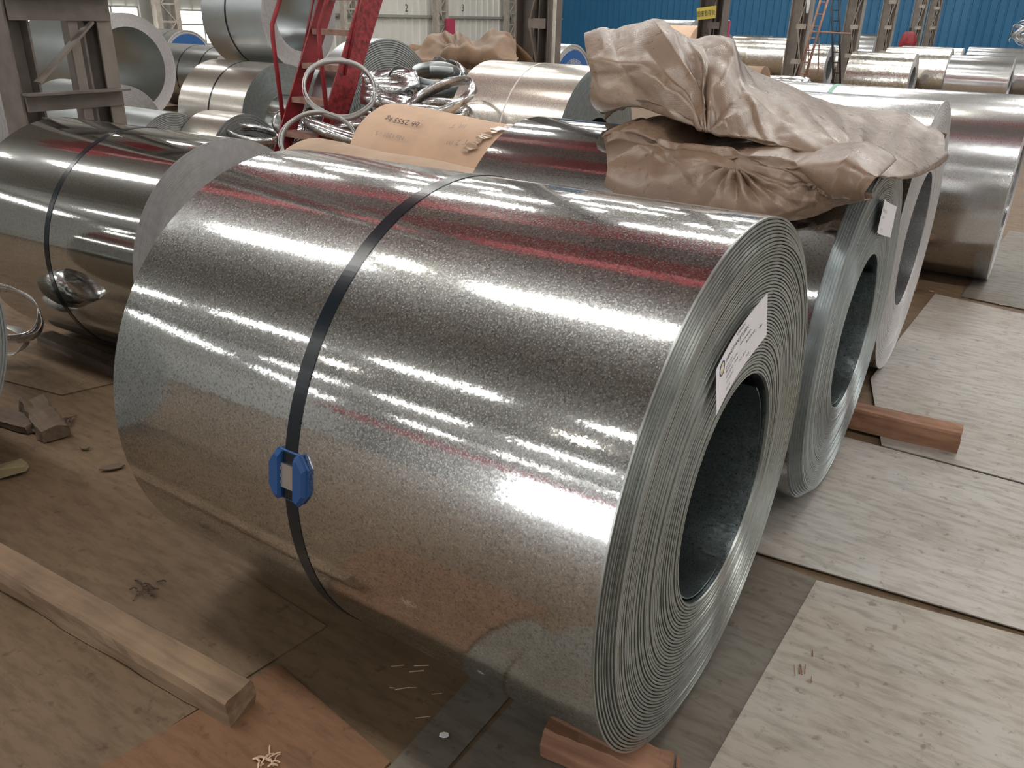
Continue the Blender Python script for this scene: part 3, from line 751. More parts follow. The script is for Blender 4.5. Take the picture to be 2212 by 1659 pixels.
def sheet(name, label, grid, nc, nr, mat, folds, amp1, amp2, seed, th=0.0025, edge_fade=0.0, cat='sheet', freq=(5.0, 12.0), cre=None, SX=1.6, SY=0.7):
    cre = cre or []
    G = surface(grid, nc, nr); R_, C_ = len(G), len(G[0])
    nm = [[None] * C_ for _ in range(R_)]
    for j in range(R_):
        for i in range(C_):
            a = G[j][min(i + 1, C_ - 1)] - G[j][max(i - 1, 0)]; b = G[min(j + 1, R_ - 1)][i] - G[max(j - 1, 0)][i]
            n_ = a.cross(b); nm[j][i] = n_.normalized() if n_.length > 1e-9 else Vector((0, -1, 0))
    if nm[R_ // 2][C_ // 2].dot(CP - G[R_ // 2][C_ // 2]) < 0: nm = [[-x for x in r] for r in nm]
    vs = []
    for j in range(R_):
        for i in range(C_):
            p = G[j][i]; s, t = i / (C_ - 1), j / (R_ - 1)
            d = amp1 * (0.5 - crumple(p, freq[0], seed)) + amp2 * (0.5 - crumple(p, freq[1], seed + 9.0)) + amp1 * 0.8 * noise.noise(p * 2.4 + Vector((seed, 0, 0)))
            d += crease_height(cre, s * SX, t * SY)
            for (cs, ct, a0_, a1_, nf, am, ext) in folds:      # fans of straight folds gathered at a point
                dx, dy = (s - cs) * 2.2, t - ct; rr = math.hypot(dx, dy); an = math.atan2(dy, dx)
                if a0_ < an < a1_:
                    w_ = math.sin((an - a0_) / (a1_ - a0_) * PI); q_ = (an - a0_) / (a1_ - a0_) * nf
                    tri = abs((q_ % 1.0) * 2 - 1) * 2 - 1
                    d += am * tri * w_ * min(1, rr / 0.12) * math.exp(-(rr / ext) ** 2)
            vs.append(p + nm[j][i] * d)
    fs = [(j * C_ + i, j * C_ + i + 1, (j + 1) * C_ + i + 1, (j + 1) * C_ + i) for j in range(R_ - 1) for i in range(C_ - 1)]
    base = sum(vs, Vector()) / len(vs); base.z = min(v.z for v in vs)
    o = mesh(name, [v - base for v in vs], fs, mat, None, True, base)
    uvl = o.data.uv_layers.new(name='UVMap')
    for lp in o.data.loops:
        vi = lp.vertex_index; uvl.data[lp.index].uv = ((vi % C_) / nc * 0.10, (vi // C_) / nr * 0.10)
    md = o.modifiers.new('thickness', 'SOLIDIFY'); md.thickness = th; md.offset = -1
    tag(o, label, cat)
    return o
# upper sheet: ridge / front / lip control points as (photo x, photo y, distance along the hall) turned into metres
cols = [  # ridge(x,y,v)      body1             body2             lip                tuck
    ((1268, 76, 2.80), (1272, 120, 2.68), (1282, 165, 2.62), (1292, 212, 2.62), (1330, 225, 2.76)),
    ((1300, 49, 2.84), (1303, 112, 2.62), (1310, 178, 2.56), (1320, 240, 2.56), (1345, 240, 2.74)),
    ((1340, 41, 2.86), (1350, 110, 2.60), (1365, 185, 2.52), (1375, 252, 2.50), (1380, 240, 2.72)),
    ((1395, 53, 2.86), (1412, 118, 2.60), (1430, 195, 2.50), (1440, 267, 2.46), (1440, 250, 2.70)),
    ((1432, 60, 2.86), (1462, 130, 2.64), (1490, 205, 2.52), (1500, 280, 2.44), (1500, 262, 2.70)),
    ((1472, 92, 2.88), (1500, 165, 2.68), (1510, 235, 2.54), (1530, 288, 2.44), (1535, 268, 2.72)),
    ((1518, 93, 2.94), (1550, 165, 2.72), (1570, 240, 2.54), (1585, 298, 2.45), (1590, 278, 2.74)),
    ((1556, 121, 3.02), (1600, 185, 2.78), (1630, 250, 2.58), (1645, 311, 2.47), (1650, 290, 2.78)),
    ((1609, 160, 3.16), (1655, 215, 2.86), (1690, 272, 2.62), (1712, 327, 2.52), (1715, 305, 2.84)),
    ((1703, 200, 3.45), (1733, 238, 2.95), (1763, 290, 2.60), (1780, 352, 2.46), (1790, 335, 2.85)),
    ((1786, 233, 3.75), (1812, 262, 3.15), (1836, 308, 2.66), (1857, 374, 2.48), (1865, 352, 2.90)),
    ((1870, 243, 3.95), (1885, 276, 3.35), (1903, 320, 2.76), (1916, 386, 2.54), (1925, 366, 2.95)),
    ((1938, 248, 4.02), (1950, 288, 3.52), (1962, 332, 3.02), (1972, 379, 2.76), (1972, 362, 3.10)),
    ((1985, 278, 3.98), (1998, 305, 3.70), (2006, 332, 3.45), (2014, 356, 3.25), (2010, 345, 3.50)),
    ((2022, 312, 3.85), (2030, 322, 3.72), (2035, 331, 3.62), (2038, 338, 3.52), (2034, 336, 3.60)),
]
grid = [[] for _ in range(7)]
for c in cols:
    r = [at_v(*p) for p in c]
    back = r[0] + Vector((0, 0.16, -0.10)); back2 = Vector((r[0].x + 0.03, r[0].y + 0.12, max(1.08, r[0].z - 0.30)))
    for k, p in enumerate((back2, back, r[0], r[1], r[2], r[3], r[4])): grid[k].append(p)
sheet('plastic_sheet', 'upper crumpled brown woven plastic sheet heaped over the coils', grid, 18, 18, M['woven'],
      [(0.355, 0.82, -3.1, 0.02, 6, 0.020, 0.55), (0.72, 0.80, -2.9, -0.2, 5, 0.014, 0.30)], 0.004, 0.002, 2.0, freq=(3.0, 9.0),
      cre=make_creases(5, 18, 1.6, 0.8, (0.10, 0.26), (0.018, 0.042), (0.3, 0.8)) + make_creases(9, 34, 1.6, 0.8, (0.016, 0.045), (0.003, 0.008), (0.12, 0.4)), SX=1.6, SY=0.8)
# lower sheet lies on the near shoulder of the coil below it
def on_cyl(x, y, dR, vc=2.727, zc=0.572, R=0.572):
    d = ray(x, y); R = R + dR; oy, oz = -vc, CAMZ - zc
    a = d.y ** 2 + d.z ** 2; b = oy * d.y + oz * d.z; c = oy * oy + oz * oz - R * R; D = b * b - a * c
    if D < 0: return None
    return CP + d * ((-b - math.sqrt(D)) / a)
lx = [1306, 1340, 1385, 1435, 1485, 1535, 1590, 1650, 1710, 1770, 1825, 1865, 1885]
ly = {1306: (282, 400), 1340: (264, 425), 1385: (262, 450), 1435: (274, 462), 1485: (284, 468), 1535: (296, 474), 1590: (318, 480), 1650: (328, 484), 1710: (346, 480), 1770: (368, 470), 1825: (384, 450), 1865: (396, 436), 1885: (406, 428)}
grid = [[] for _ in range(6)]
for x in lx:
    y0, y1 = ly[x]
    for k, (t, dR) in enumerate(((0.0, 0.112), (0.16, 0.105), (0.36, 0.080), (0.58, 0.07), (0.8, 0.055), (1.0, 0.03))):
        p = on_cyl(x, y0 + (y1 - y0) * t, dR)
        q_ = dR
        while p is None:
            q_ += 0.02; p = on_cyl(x, y0 + (y1 - y0) * t, q_)
        grid[k].append(p)
first = [p + Vector((0, 0.22, 0.015)) for p in grid[0]]
grid = [first] + grid
sheet('plastic_sheet', 'lower crumpled brown woven plastic sheet lying under the upper one', grid, 18, 18, M['woven_low'],
      [(0.50, 0.42, 0.1, 3.0, 7, 0.020, 0.40), (0.75, 0.35, 0.2, 2.6, 5, 0.016, 0.45)], 0.004, 0.002, 5.0, freq=(4.0, 10.0),
      cre=make_creases(21, 18, 1.3, 0.6, (0.08, 0.2), (0.014, 0.034), (0.25, 0.6)) + make_creases(23, 44, 1.3, 0.6, (0.012, 0.035), (0.003, 0.007), (0.08, 0.3)), SX=1.3, SY=0.6)
# brown paper heap behind the satin coil
cols = [((895, 118, 6.6), (900, 124, 6.4), (905, 132, 6.2), (905, 150, 6.2)), ((930, 98, 6.7), (935, 110, 6.45), (940, 125, 6.2), (945, 150, 6.2)), ((965, 80, 6.8), (970, 100, 6.45), (975, 122, 6.15), (985, 150, 6.2)),
        ((1000, 70, 6.8), (1005, 95, 6.45), (1010, 122, 6.15), (1015, 150, 6.2)), ((1030, 82, 6.8), (1038, 102, 6.5), (1045, 124, 6.2), (1050, 150, 6.2)), ((1070, 92, 6.8), (1080, 108, 6.5), (1085, 126, 6.2), (1090, 150, 6.2)), ((1105, 112, 6.8), (1112, 120, 6.6), (1118, 128, 6.3), (1120, 150, 6.2))]
grid = [[] for _ in range(5)]
for c in cols:
    r = [at_v(*p) for p in c]
    for k, p in enumerate([r[0] + Vector((0, 0.4, -0.25))] + r): grid[k].append(p)
sheet('paper_heap', 'heap of crumpled brown packing paper behind the satin coil', grid, 10, 10, M['kraft_brown'], [(0.4, 0.7, -3.1, 0, 5, 0.06, 0.5)], 0.02, 0.01, 11.0, cat='paper', freq=(3.0, 7.0),
      cre=make_creases(31, 26, 1.4, 0.8, (0.05, 0.2), (0.02, 0.08), (0.2, 0.6)), SX=1.4, SY=0.8)

# ------------------------------------------------------------------ lattice columns of the crane runway
def column(label, v, k):
    e = empty('lattice_column', (-4.8, v, 0)); tag(e, label, 'column', 'lattice columns of the crane runway')
    w = 0.31 if k < 1 else 0.29; m1, m2 = (M['col_grey'], M['col_light']) if k < 2 else (M['col_haze_dust'], M['col_haze_dust_light'])  # near columns dark, farther ones in the tone lightened for haze and dust
    for x, nm, bw in ((0.10, 'leg', 0.20), (w, 'leg', 0.10)):
        b = MB()
        b.box((x - bw / 2, 0, ZR / 2), (0.012, 0.26, ZR)); b.box((x + bw / 2, 0, ZR / 2), (0.012, 0.26, ZR)); b.box((x, 0.0, ZR / 2), (bw, 0.012, ZR))
        b.build('leg', m1, e)
    z = 0.22; i = 0
    while z < 3.4:
        for s in (-1,):
            MB().box(((0.16 + w) / 2, s * 0.125, z), (w - 0.11, 0.012, 0.09)).build('batten', m2, e)
            a, b_ = ((0.18, w) if i % 2 == 0 else (w, 0.18))
            MB().bar((a, s * 0.13, z + 0.04), (b_, s * 0.13, z + 0.56), 0.012, 0.07, up=(0, 1, 0)).build('lacing_bar', m2, e)
        z += 0.60; i += 1
    MB().box((0.25, 0, 0.015), (0.8, 0.5, 0.03)).build('base_plate', m1, e)
    return e
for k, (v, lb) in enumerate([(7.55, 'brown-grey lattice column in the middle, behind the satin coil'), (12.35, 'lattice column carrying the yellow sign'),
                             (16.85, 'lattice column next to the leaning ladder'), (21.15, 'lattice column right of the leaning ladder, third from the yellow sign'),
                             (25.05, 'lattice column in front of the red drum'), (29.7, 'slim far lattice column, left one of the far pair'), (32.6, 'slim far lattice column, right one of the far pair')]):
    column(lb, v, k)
# heavy built-up column nearest the camera at left
e = empty('lattice_column', (-4.78, 2.72, 0)); tag(e, 'heavy riveted lattice column with diagonal brace at the left edge', 'column', 'lattice columns of the crane runway')
for y, w_ in ((-0.235, 0.11), (0.20, 0.16)):
    b = MB(); b.box((0.0, y - w_ / 2, ZR / 2), (0.20, 0.012, ZR)); b.box((0.0, y + w_ / 2, ZR / 2), (0.20, 0.012, ZR)); b.box((0.02, y, ZR / 2), (0.012, w_, ZR)); b.build('leg', M['col_grey'], e)
b = MB(); b.box((0.10, 0.245, ZR / 2), (0.012, 0.085, ZR)); b.build('flange', M['col_light'], e)
b = MB(); b.box((0.10, 0.06, ZR / 2), (0.012, 0.055, ZR)); b.build('flange', M['col_light'], e)
for z, hh in ((0.35, 0.08), (1.00, 0.09), (1.47, 0.13), (2.1, 0.1)):
    b = MB(); b.box((0.115, 0.0, z), (0.012, 0.56, hh)); b.box((0.15, 0.0, z + hh / 2), (0.08, 0.58, 0.012)); b.build('batten', M['col_grey'], e)
for (y0, z0, y1, z1) in ((-0.20, 1.10, 0.16, 1.40), (-0.20, 0.92, 0.10, 0.70), (-0.20, 1.58, 0.16, 2.0)):
    MB().bar((0.118, y0, z0), (0.118, y1, z1), 0.012, 0.06, up=(1, 0, 0)).build('diagonal_brace', M['col_light'], e)
# white conduit beside the middle column
tag(MB().tube([(-4.39, 7.46, 0), (-4.39, 7.46, 4.5)], 0.018, 8).build('conduit_pipe', M['conduit']), 'slim cream conduit pipe running up beside the middle column', 'pipe')
# lattice wall posts along the white wall
def wall_post(label, v):
    e = empty('wall_post', (U0 + 0.35, v, 0)); tag(e, label, 'column', 'posts along the white wall')
    for dv in (-0.30, 0.30):
        b = MB(); b.box((0, dv, ZR / 2), (0.2, 0.16, ZR)); b.build('leg', M['col_haze_dust_light'], e)
    z = 0.2; i = 0
    while z < 4:
        MB().box((0.08, 0, z), (0.03, 0.46, 0.05)).build('batten', M['col_haze_dust_light'], e)
        a = -0.22 if i % 2 else 0.22
        MB().bar((0.08, a, z), (0.08, -a, z + 0.45), 0.03, 0.04, up=(1, 0, 0)).build('lacing_bar', M['col_haze_dust_light'], e)
        z += 0.45; i += 1
    return e
wall_post('lattice post on the white wall seen behind the red ladder', 22.9)
wp = wall_post('lattice post on the white wall with the red panel at its foot', 28.0)
bevel(MB().box((0.2, 0.35, 0.85), (0.12, 0.5, 0.9)).build('red_panel', M['sign_red'], wp), 0.01)
wall_post('lattice post on the white wall just left of the middle column', 33.0)
wall_post('post on the grey wall between the two bright windows', 15.65)
def wall_text(body, px, py, size):
    c = at_u(px, py, U0 + 0.06)
    o = text_on('wall_numeral', body, size, M['dark'], None, lambda x, y: Vector((0.0, x, y)))
    o.location = c; return o
for i, (b_, x) in enumerate((('1', 757), ('2', 878), ('3', 1000))):
    tag(wall_text(b_, x, 18, 0.38), 'painted numeral %s on the white wall panel' % {'1': 'one, leftmost of the three,', '2': 'two, in the middle of three,', '3': 'three, nearest the middle column,'}[b_], 'numeral')

# ------------------------------------------------------------------ red step ladder
e = empty('step_ladder', (-4.9, 4.7, 0)); tag(e, 'red steel step ladder with handrails among the scrap hoops', 'ladder')
ex = AX; ey = AY
aw = math.radians(38); wv_ = ex * math.cos(aw) - ey * math.sin(aw); lv_ = ex * math.sin(aw) + ey * math.cos(aw)
base_l = at_v(628, 262, 4.72); base_l.z = 0
rise = 2.9; slope = 0.50
off0 = at_v(628, 262, 4.72)
k0 = off0.z
def lad(wd_, z): return Vector((off0.x, off0.y, 0)) + wv_ * wd_ + lv_ * (slope * (z - k0)) + Vector((0, 0, z)) - e.location
LWD = 0.50
for s in (0, LWD):
    b = MB(); p0 = lad(s, 0.02); p1 = lad(s, rise)
    b.bar(p0, p1, 0.014, 0.21 if s else 0.15, up=tuple(-lv_)); o = b.build('stringer', M['red_worn'] if s else M['red_paint'], e)
z = 0.12; i = 0
while z < rise:
    c = (lad(0, z) + lad(LWD, z)) / 2
    Rm = Matrix((wv_, lv_, Vector((0, 0, 1)))).transposed()
    b = MB(); b.box(c, (LWD, 0.13, 0.022), Rm); b.box(c - lv_ * 0.06 + Vector((0, 0, -0.012)), (LWD, 0.012, 0.035), Rm)
    b.build('tread', M['tread'], e); z += 0.245
for s, px in ((-0.02, 0), (LWD + 0.02, 1)):
    p = lad(s, 0.62) - lv_ * 0.02; top = p + Vector((-0.07, 0.0, 0.98)); 
    b = MB(); b.tube([p, p + Vector((-0.04, 0, 0.66)), p + Vector((-0.035, 0, 0.76)), p + lv_ * 0.5 + Vector((-0.02, 0, 1.75)), p + lv_ * 0.9 + Vector((0, 0, 2.4))], 0.017, 10)
    b.build('handrail', M['red_paint'], e, True)
    b = MB(); b.tube([lad(s, 1.05) - lv_ * 0.05, lad(s, 1.05) + Vector((-0.02, 0, 0.75)) + lv_ * 0.25], 0.009, 8); b.build('rail_brace', M['red_paint'], e, True)

# ------------------------------------------------------------------ thin ladders by the far columns
def rung_ladder(label, a, b, w, mat, n, r=0.025):
    a = Vector(a); b = Vector(b)
    e = empty('leaning_ladder', (a.x, a.y, 0)); tag(e, label, 'ladder')
    side = ex * w; o0 = e.location
    for s in (0, 1): MB().tube([a + side * s - o0, b + side * s - o0], r, 8).build('rail', M[mat], e, True)
    for k in range(n):
        t = (k + 0.5) / n; p = a + (b - a) * t - o0
        MB().tube([p, p + side], r * 0.7, 6).build('rung', M[mat], e, True)
rung_ladder('brown tube ladder leaning to the right against the third column', at_v(1722, 172, 16.2), at_v(1790, -60, 16.9), 0.13, 'tread', 9, 0.022)
rung_ladder('dark upright ladder fixed beside the fourth column', at_v(1800, 190, 20.6), at_v(1796, -60, 20.6), 0.16, 'dark', 11, 0.022)
b = MB(); b.tube([at_v(1745, 68, 17.0) , at_v(1838, 73, 19.8)], 0.02, 8)
for x0, y0, y1, v in ((1748, 68, 170, 17.0), (1770, 80, 165, 17.6)): b.tube([at_v(x0, y0, v), at_v(x0 - 3, y1, v)], 0.012, 6)
tag(b.build('railing', M['tread']), 'thin brown railing tube between the two far ladders', 'railing')

# ------------------------------------------------------------------ signs
e = empty('notice_sign', (-5.0, 12.15, 1.58)); tag(e, 'yellow notice sign with black Chinese lettering on a column', 'sign')
p = [at_v(1505, 17.5, 12.15), at_v(1547, 12, 12.15), at_v(1545, 39, 12.15), at_v(1505.5, 43.5, 12.15)]
c0 = Vector(e.location)
vs = [q_ - c0 for q_ in p] + [q_ - c0 + Vector((0, 0.01, 0)) for q_ in p]
mesh('board', vs, [(0, 3, 2, 1), (4, 5, 6, 7), (0, 1, 5, 4), (1, 2, 6, 5), (2, 3, 7, 6), (3, 0, 4, 7)], M['sign_yellow'], e)
wx = (p[1] - p[0]); hz = (p[0] - p[3]); cen = (p[0] + p[1] + p[2] + p[3]) / 4 - c0
text_on('print', '固废暂存处', 0.062, M['ink'], e, lambda x, y: cen + wx.normalized() * x * 0.88 + Vector((0, -0.004, 0)) + hz.normalized() * (y * 1.3 - 0.008))
e = empty('red_banner', (-4.72, 13.2, 0.0)); tag(e, 'magenta-red standing banner with white lettering behind the yellow sign', 'banner')
c0 = Vector(e.location)
p = [at_v(1556, 45, 13.2), at_v(1576, 45, 13.2), at_v(1568, 132, 13.2), at_v(1546, 132, 13.2)]
p[2].z = p[3].z = 0.0
vs = [q_ - c0 for q_ in p] + [q_ - c0 + Vector((0, 0.06, 0)) for q_ in p]
mesh('panel', vs, [(0, 3, 2, 1), (4, 5, 6, 7), (0, 1, 5, 4), (1, 2, 6, 5), (2, 3, 7, 6), (3, 0, 4, 7)], M['sign_red'], e)
wx = (p[1] - p[0]); cen = at_v(1565, 77, 13.2) - c0
for i, (ch, dy, sz) in enumerate((('责任', 0.0, 0.075), ('安全生产', -0.085, 0.035), ('火', -0.22, 0.08))):
    text_on('print', ch, sz, M['sign_pink'], e, lambda x, y: cen + wx.normalized() * x * 0.85 + Vector((0, -0.004, dy + y * 1.2)))
p = [at_v(1556, 42, 13.2), at_v(1574, 43, 13.2), at_v(1574, 45, 13.2), at_v(1556, 45, 13.2)]
mesh('paper_strip', [q_ - c0 for q_ in p] + [q_ - c0 + Vector((0, 0.05, 0)) for q_ in p], [(0, 3, 2, 1), (4, 5, 6, 7), (0, 1, 5, 4), (1, 2, 6, 5), (2, 3, 7, 6), (3, 0, 4, 7)], M['sign_white'], e)
p = [at_v(1744, -20, 16.6), at_v(1755, -20, 16.6), at_v(1746, 28, 16.6), at_v(1741, 28, 16.6)]; c0 = p[2].copy()
tag(mesh('hanging_card', [q_ - c0 for q_ in p] + [q_ - c0 + Vector((0, 0.01, 0)) for q_ in p], [(0, 3, 2, 1), (4, 5, 6, 7), (0, 1, 5, 4), (1, 2, 6, 5), (2, 3, 7, 6), (3, 0, 4, 7)], M['sign_white'], None, False, c0), 'pale card hanging on the column beside the leaning ladder', 'card')
e = empty('red_drum', (-4.25, 26.3, 0.0)); tag(e, 'red cone-shaped drum behind the fifth column', 'drum')
vs = []; fs = []; n = 24; prof = [(0.22, 0.9), (0.22, 1.05), (0.17, 1.25), (0.12, 1.32), (0.02, 1.33)]
prof = [(0.22, 0.0), (0.225, 0.6)] + prof
for r_, z_ in prof:
    for k in range(n): vs.append((r_ * math.cos(2 * PI * k / n), r_ * math.sin(2 * PI * k / n), z_))
for j in range(len(prof) - 1):
    for k in range(n): fs.append((j * n + k, j * n + (k + 1) % n, (j + 1) * n + (k + 1) % n, (j + 1) * n + k))
mesh('drum_body', vs, fs, M['red_paint'], e, True)
MB().tube([(0, 0, 1.32), (0, 0, 1.42)], 0.03, 8).build('knob', M['dark'], e)

# ------------------------------------------------------------------ scrap hoops of zinc strip
def hoop(label, c, R, width, tilt=(0, 0, 0), loops=2, squash=0.85, mat='galv_bright', seed=0, group='scrap hoops of zinc strip', wob=0.04, seg=72, nest=0.05, step=0.28):
    q = random.Random(seed); vs = []; fs = []
    Rm = Matrix.Rotation(tilt[2], 3, 'Z') @ Matrix.Rotation(tilt[1], 3, 'Y') @ Matrix.Rotation(tilt[0], 3, 'X')
    for l in range(loops):
        ph = q.uniform(0, 6); rr = R * (1 - nest * l); off = q.uniform(-0.15, 0.15) * width + l * width * step; b0 = len(vs)
        ax_, ay_ = q.uniform(-0.03, 0.03) * R, q.uniform(-0.03, 0.03) * R
        for k in range(seg):
            a = 2 * PI * k / seg
            rw = rr * (1 + wob * math.sin(2 * a + ph) + wob * 0.5 * math.sin(3 * a - ph))
            for dr_, dz in ((0, -width / 2), (0.003, -width / 2), (0.003 + 0.004 * math.sin(5 * a + ph), width / 2), (0.004 * math.sin(5 * a + ph), width / 2)):
                vs.append(Rm @ Vector(((rw + dr_) * math.cos(a) + ax_, (rw + dr_) * squash * math.sin(a) + ay_, dz + off + 0.03 * R * math.sin(a + ph))))
        for k in range(seg):
            k2 = (k + 1) % seg
            for j in range(4): fs.append((b0 + 4 * k + j, b0 + 4 * k + (j + 1) % 4, b0 + 4 * k2 + (j + 1) % 4, b0 + 4 * k2 + j))
    zmin = min(v.z for v in vs)
    o = mesh('strip_hoop', [v - Vector((0, 0, zmin)) for v in vs], fs, M[mat], None, True, Vector(c) + Vector((0, 0, zmin)))
    return tag(o, label, 'hoop', group)
M['zinc_white'] = plain('zinc_edge_pale', (0.72, 0.72, 0.71), rough=0.4, metal=0.4, var=0.06)
hoop('pale oval hoop hanging in front of the red ladder', at_v(733, 192, 4.50), 0.255, 0.045, (math.radians(52), math.radians(14), 0.55), 5, 0.9, 'zinc_white', 1, nest=0.016, step=0.08, wob=0.02)
hoop('large hoop lying at the foot of the red ladder', at_v(690, 308, 4.25), 0.27, 0.055, (math.radians(62), 0.0, 0.6), 5, 0.8, 'zinc_white', 2, nest=0.016, step=0.08, wob=0.02)
hoop('shiny nest of hoops right of the red ladder', at_v(845, 190, 4.95), 0.215, 0.10, (math.radians(6), math.radians(-4), 0), 4, 1.0, 'galv_bright', 3, wob=0.008, nest=0.03, step=0.2)
hoop('lower shiny hoop under the nest of hoops', at_v(840, 216, 4.90), 0.20, 0.08, (math.radians(-6), math.radians(6), 0), 3, 1.0, 'galv_bright', 4, wob=0.008, nest=0.03, step=0.2)
hoop('tilted hoop resting against the satin coil', at_v(950, 218, 4.62), 0.26, 0.06, (math.radians(24), math.radians(-20), 0.3), 3, 0.85, 'galv_bright', 5, wob=0.01, nest=0.02, step=0.1)
hoop('half-buried hoop below the tilted one', at_v(945, 245, 4.75), 0.22, 0.07, (math.radians(4), math.radians(4), 0.2), 3, 0.9, 'galv_bright', 6)
hoop('hoop standing inside the ridged coil bore', at_v(868, 172, 5.05), 0.10, 0.05, (math.radians(75), 0.2, 0.4), 2, 0.9, 'galv_matt', 7)
hoop('dull dark hoop behind the tilted one', at_v(945, 182, 5.35), 0.22, 0.10, (math.radians(15), math.radians(10), 0), 3, 0.9, 'galv_matt', 8)
hoop('flattened hoop just above the mirror coil at left', at_v(545, 290, 4.45), 0.24, 0.06, (math.radians(14), math.radians(6), 0.1), 1, 0.5, 'galv_bright', 9)
hoop('small hoop between the treads of the ladder', at_v(683, 246, 4.95), 0.13, 0.06, (math.radians(10), math.radians(-15), 0), 3, 0.7, 'galv_bright', 10)
hoop('hoop leaning left of the ladder foot', at_v(622, 268, 4.8), 0.12, 0.06, (math.radians(70), 0.1, 1.1), 2, 0.9, 'galv_bright', 11)
hoop('little upright hoop in front of the brown paper heap', at_v(955, 150, 5.75), 0.09, 0.09, (math.radians(70), 0.2, 0.3), 3, 0.8, 'galv_bright', 12)
hoop('broad upright hoop beside the brown paper heap', at_v(985, 152, 5.6), 0.11, 0.10, (math.radians(60), 0.2, -0.4), 2, 0.5, 'galv_bright', 13)
for i, (x, y, v, R) in enumerate([(700, 300, 4.9, 0.3), (780, 285, 4.95, 0.28), (850, 262, 5.0, 0.26), (905, 265, 4.95, 0.25), (740, 290, 4.75, 0.3), (650, 300, 4.95, 0.25), (940, 270, 4.9, 0.22)]):
    hoop('tangled zinc strip hoop in the scrap heap round the ladder foot', at_v(x, y, v), R, 0.07, (rng.uniform(-.5, .5), rng.uniform(-.4, .4), rng.uniform(0, 3)), 3, 0.8, 'galv_bright', 20 + i, group='tangled hoops in the scrap heap')
for i in range(9):
    hoop('tangled zinc strip hoop in the scrap heap round the ladder foot', Vector((-4.9 + 0.19 * i, 4.95 + 0.12 * math.sin(i * 2.1), 0.12 + 0.05 * (i % 4))), 0.28, 0.08, (rng.uniform(-.25, .25), rng.uniform(-.25, .25), 0), 3, 0.85, 'galv_matt', 40 + i, group='tangled hoops in the scrap heap')
hoop('wide flat hoop behind the plastic sheets, right', at_v(1692, 186, 15.55), 0.47, 0.13, (math.radians(2), math.radians(2), 0), 3, 0.95, 'galv_bright', 14)
hoop('second wide hoop under the flat one, right', at_v(1697, 203, 15.5), 0.45, 0.13, (math.radians(-2), math.radians(-3), 0), 3, 0.95, 'galv_bright', 15)
hoop('lowest wide hoop of the pile behind the plastic sheets', at_v(1700, 219, 15.5), 0.46, 0.14, (math.radians(1), math.radians(2), 0), 3, 0.95, 'galv_matt', 35)
hoop('small twisted hoop right of the wide flat hoops', at_v(1752, 223, 15.3), 0.12, 0.10, (math.radians(30), math.radians(40), 0), 3, 0.7, 'galv_bright', 16)
hoop('crumpled zinc loop in front of the left mirror coil', ground(14, 680, 0.30), 0.13, 0.13, (math.radians(60), math.radians(20), 0.9), 2, 0.8, 'galv_bright', 17)
hoop('pale zinc curl low beside the coil rim at the left edge', ground(10, 735, 0.12), 0.09, 0.07, (math.radians(80), 0, 0.7), 1, 0.7, 'zinc_white', 18)
# ball of scrap strip on the far coils
e = empty('scrap_bundle', (-0.95, 20.9, 1.08)); tag(e, 'ball of tangled silvery scrap strip on the far coils, top right', 'scrap')
for i in range(26):
    q = random.Random(i); R = q.uniform(0.22, 0.38); seg = 30; b = MB(); pts = []
    a0_ = q.uniform(0, 6); Rm = Matrix.Rotation(q.uniform(0, 3), 3, 'X') @ Matrix.Rotation(q.uniform(0, 3), 3, 'Y')
    vs = []; fs = []
    for k in range(seg):
        a = a0_ + 3.6 * k / seg; p_ = Rm @ Vector((R * math.cos(a), R * math.sin(a), 0.05 * math.sin(3 * a)))
        w_ = Rm @ Vector((0, 0, 0.03))
        for s in (-1, 1): vs.append(Vector((p_.x * 1.5, p_.y, max(0.01, p_.z * 0.9 + 0.3))) + w_ * s)
    for k in range(seg - 1): fs.append((2 * k, 2 * k + 1, 2 * k + 3, 2 * k + 2))
    o = mesh('strip', vs, fs, M['galv_bright'], e, True); md = o.modifiers.new('thickness', 'SOLIDIFY'); md.thickness = 0.003
b = MB(); b.tube([at_v(2057, 138, 20.0), at_v(2063, 142, 19.9), at_v(2072, 145, 19.8)], 0.03, 8)
tag(b.build('yellow_glove', M['rope'], None, True), 'crumpled yellow glove lying on a far coil', 'glove')

# ------------------------------------------------------------------ timber
def beam(label, a, b, w, h, mat, seed=0, z0=0.0, name='wooden_beam', rough=0.004):
    a = Vector(a); b = Vector(b); a.z = b.z = 0
    d = (b - a); L = d.length; d.normalize(); s = Vector((-d.y, d.x, 0)); n = 26
    vs = []; fs = []
    prof = [(-w / 2, 0), (w / 2, 0), (w / 2, h * 0.5), (w / 2, h * 0.9), (w / 2 * 0.85, h), (0, h * 1.01), (-w / 2 * 0.8, h), (-w / 2, h * 0.86), (-w / 2, h * 0.45)]
    m_ = len(prof)
    for i in range(n + 1):
        x = L * i / n - L / 2
        for k, (y, z) in enumerate(prof):
            e_ = noise.noise(Vector((x * 4 + seed, y * 20, z * 20))) * rough * 2 + noise.noise(Vector((x * 25 + seed, y * 30, z * 30))) * rough
            vs.append(Vector((x + (noise.noise(Vector((seed, y * 40, z * 40))) * 0.012 if i in (0, n) else 0), y + e_, (z + (e_ if z > 0.01 else 0)))))
    for i in range(n):
        for k in range(m_): fs.append((i * m_ + k, (i + 1) * m_ + k, (i + 1) * m_ + (k + 1) % m_, i * m_ + (k + 1) % m_))
    fs += [tuple(range(m_)), tuple(n * m_ + k for k in range(m_ - 1, -1, -1))]
    o = mesh(name, vs, fs, mat, None, False)
    o.location = (a + b) / 2 + Vector((0, 0, z0)); o.rotation_euler = (0, 0, math.atan2(d.y, d.x))
    return tag(o, label, 'beam')
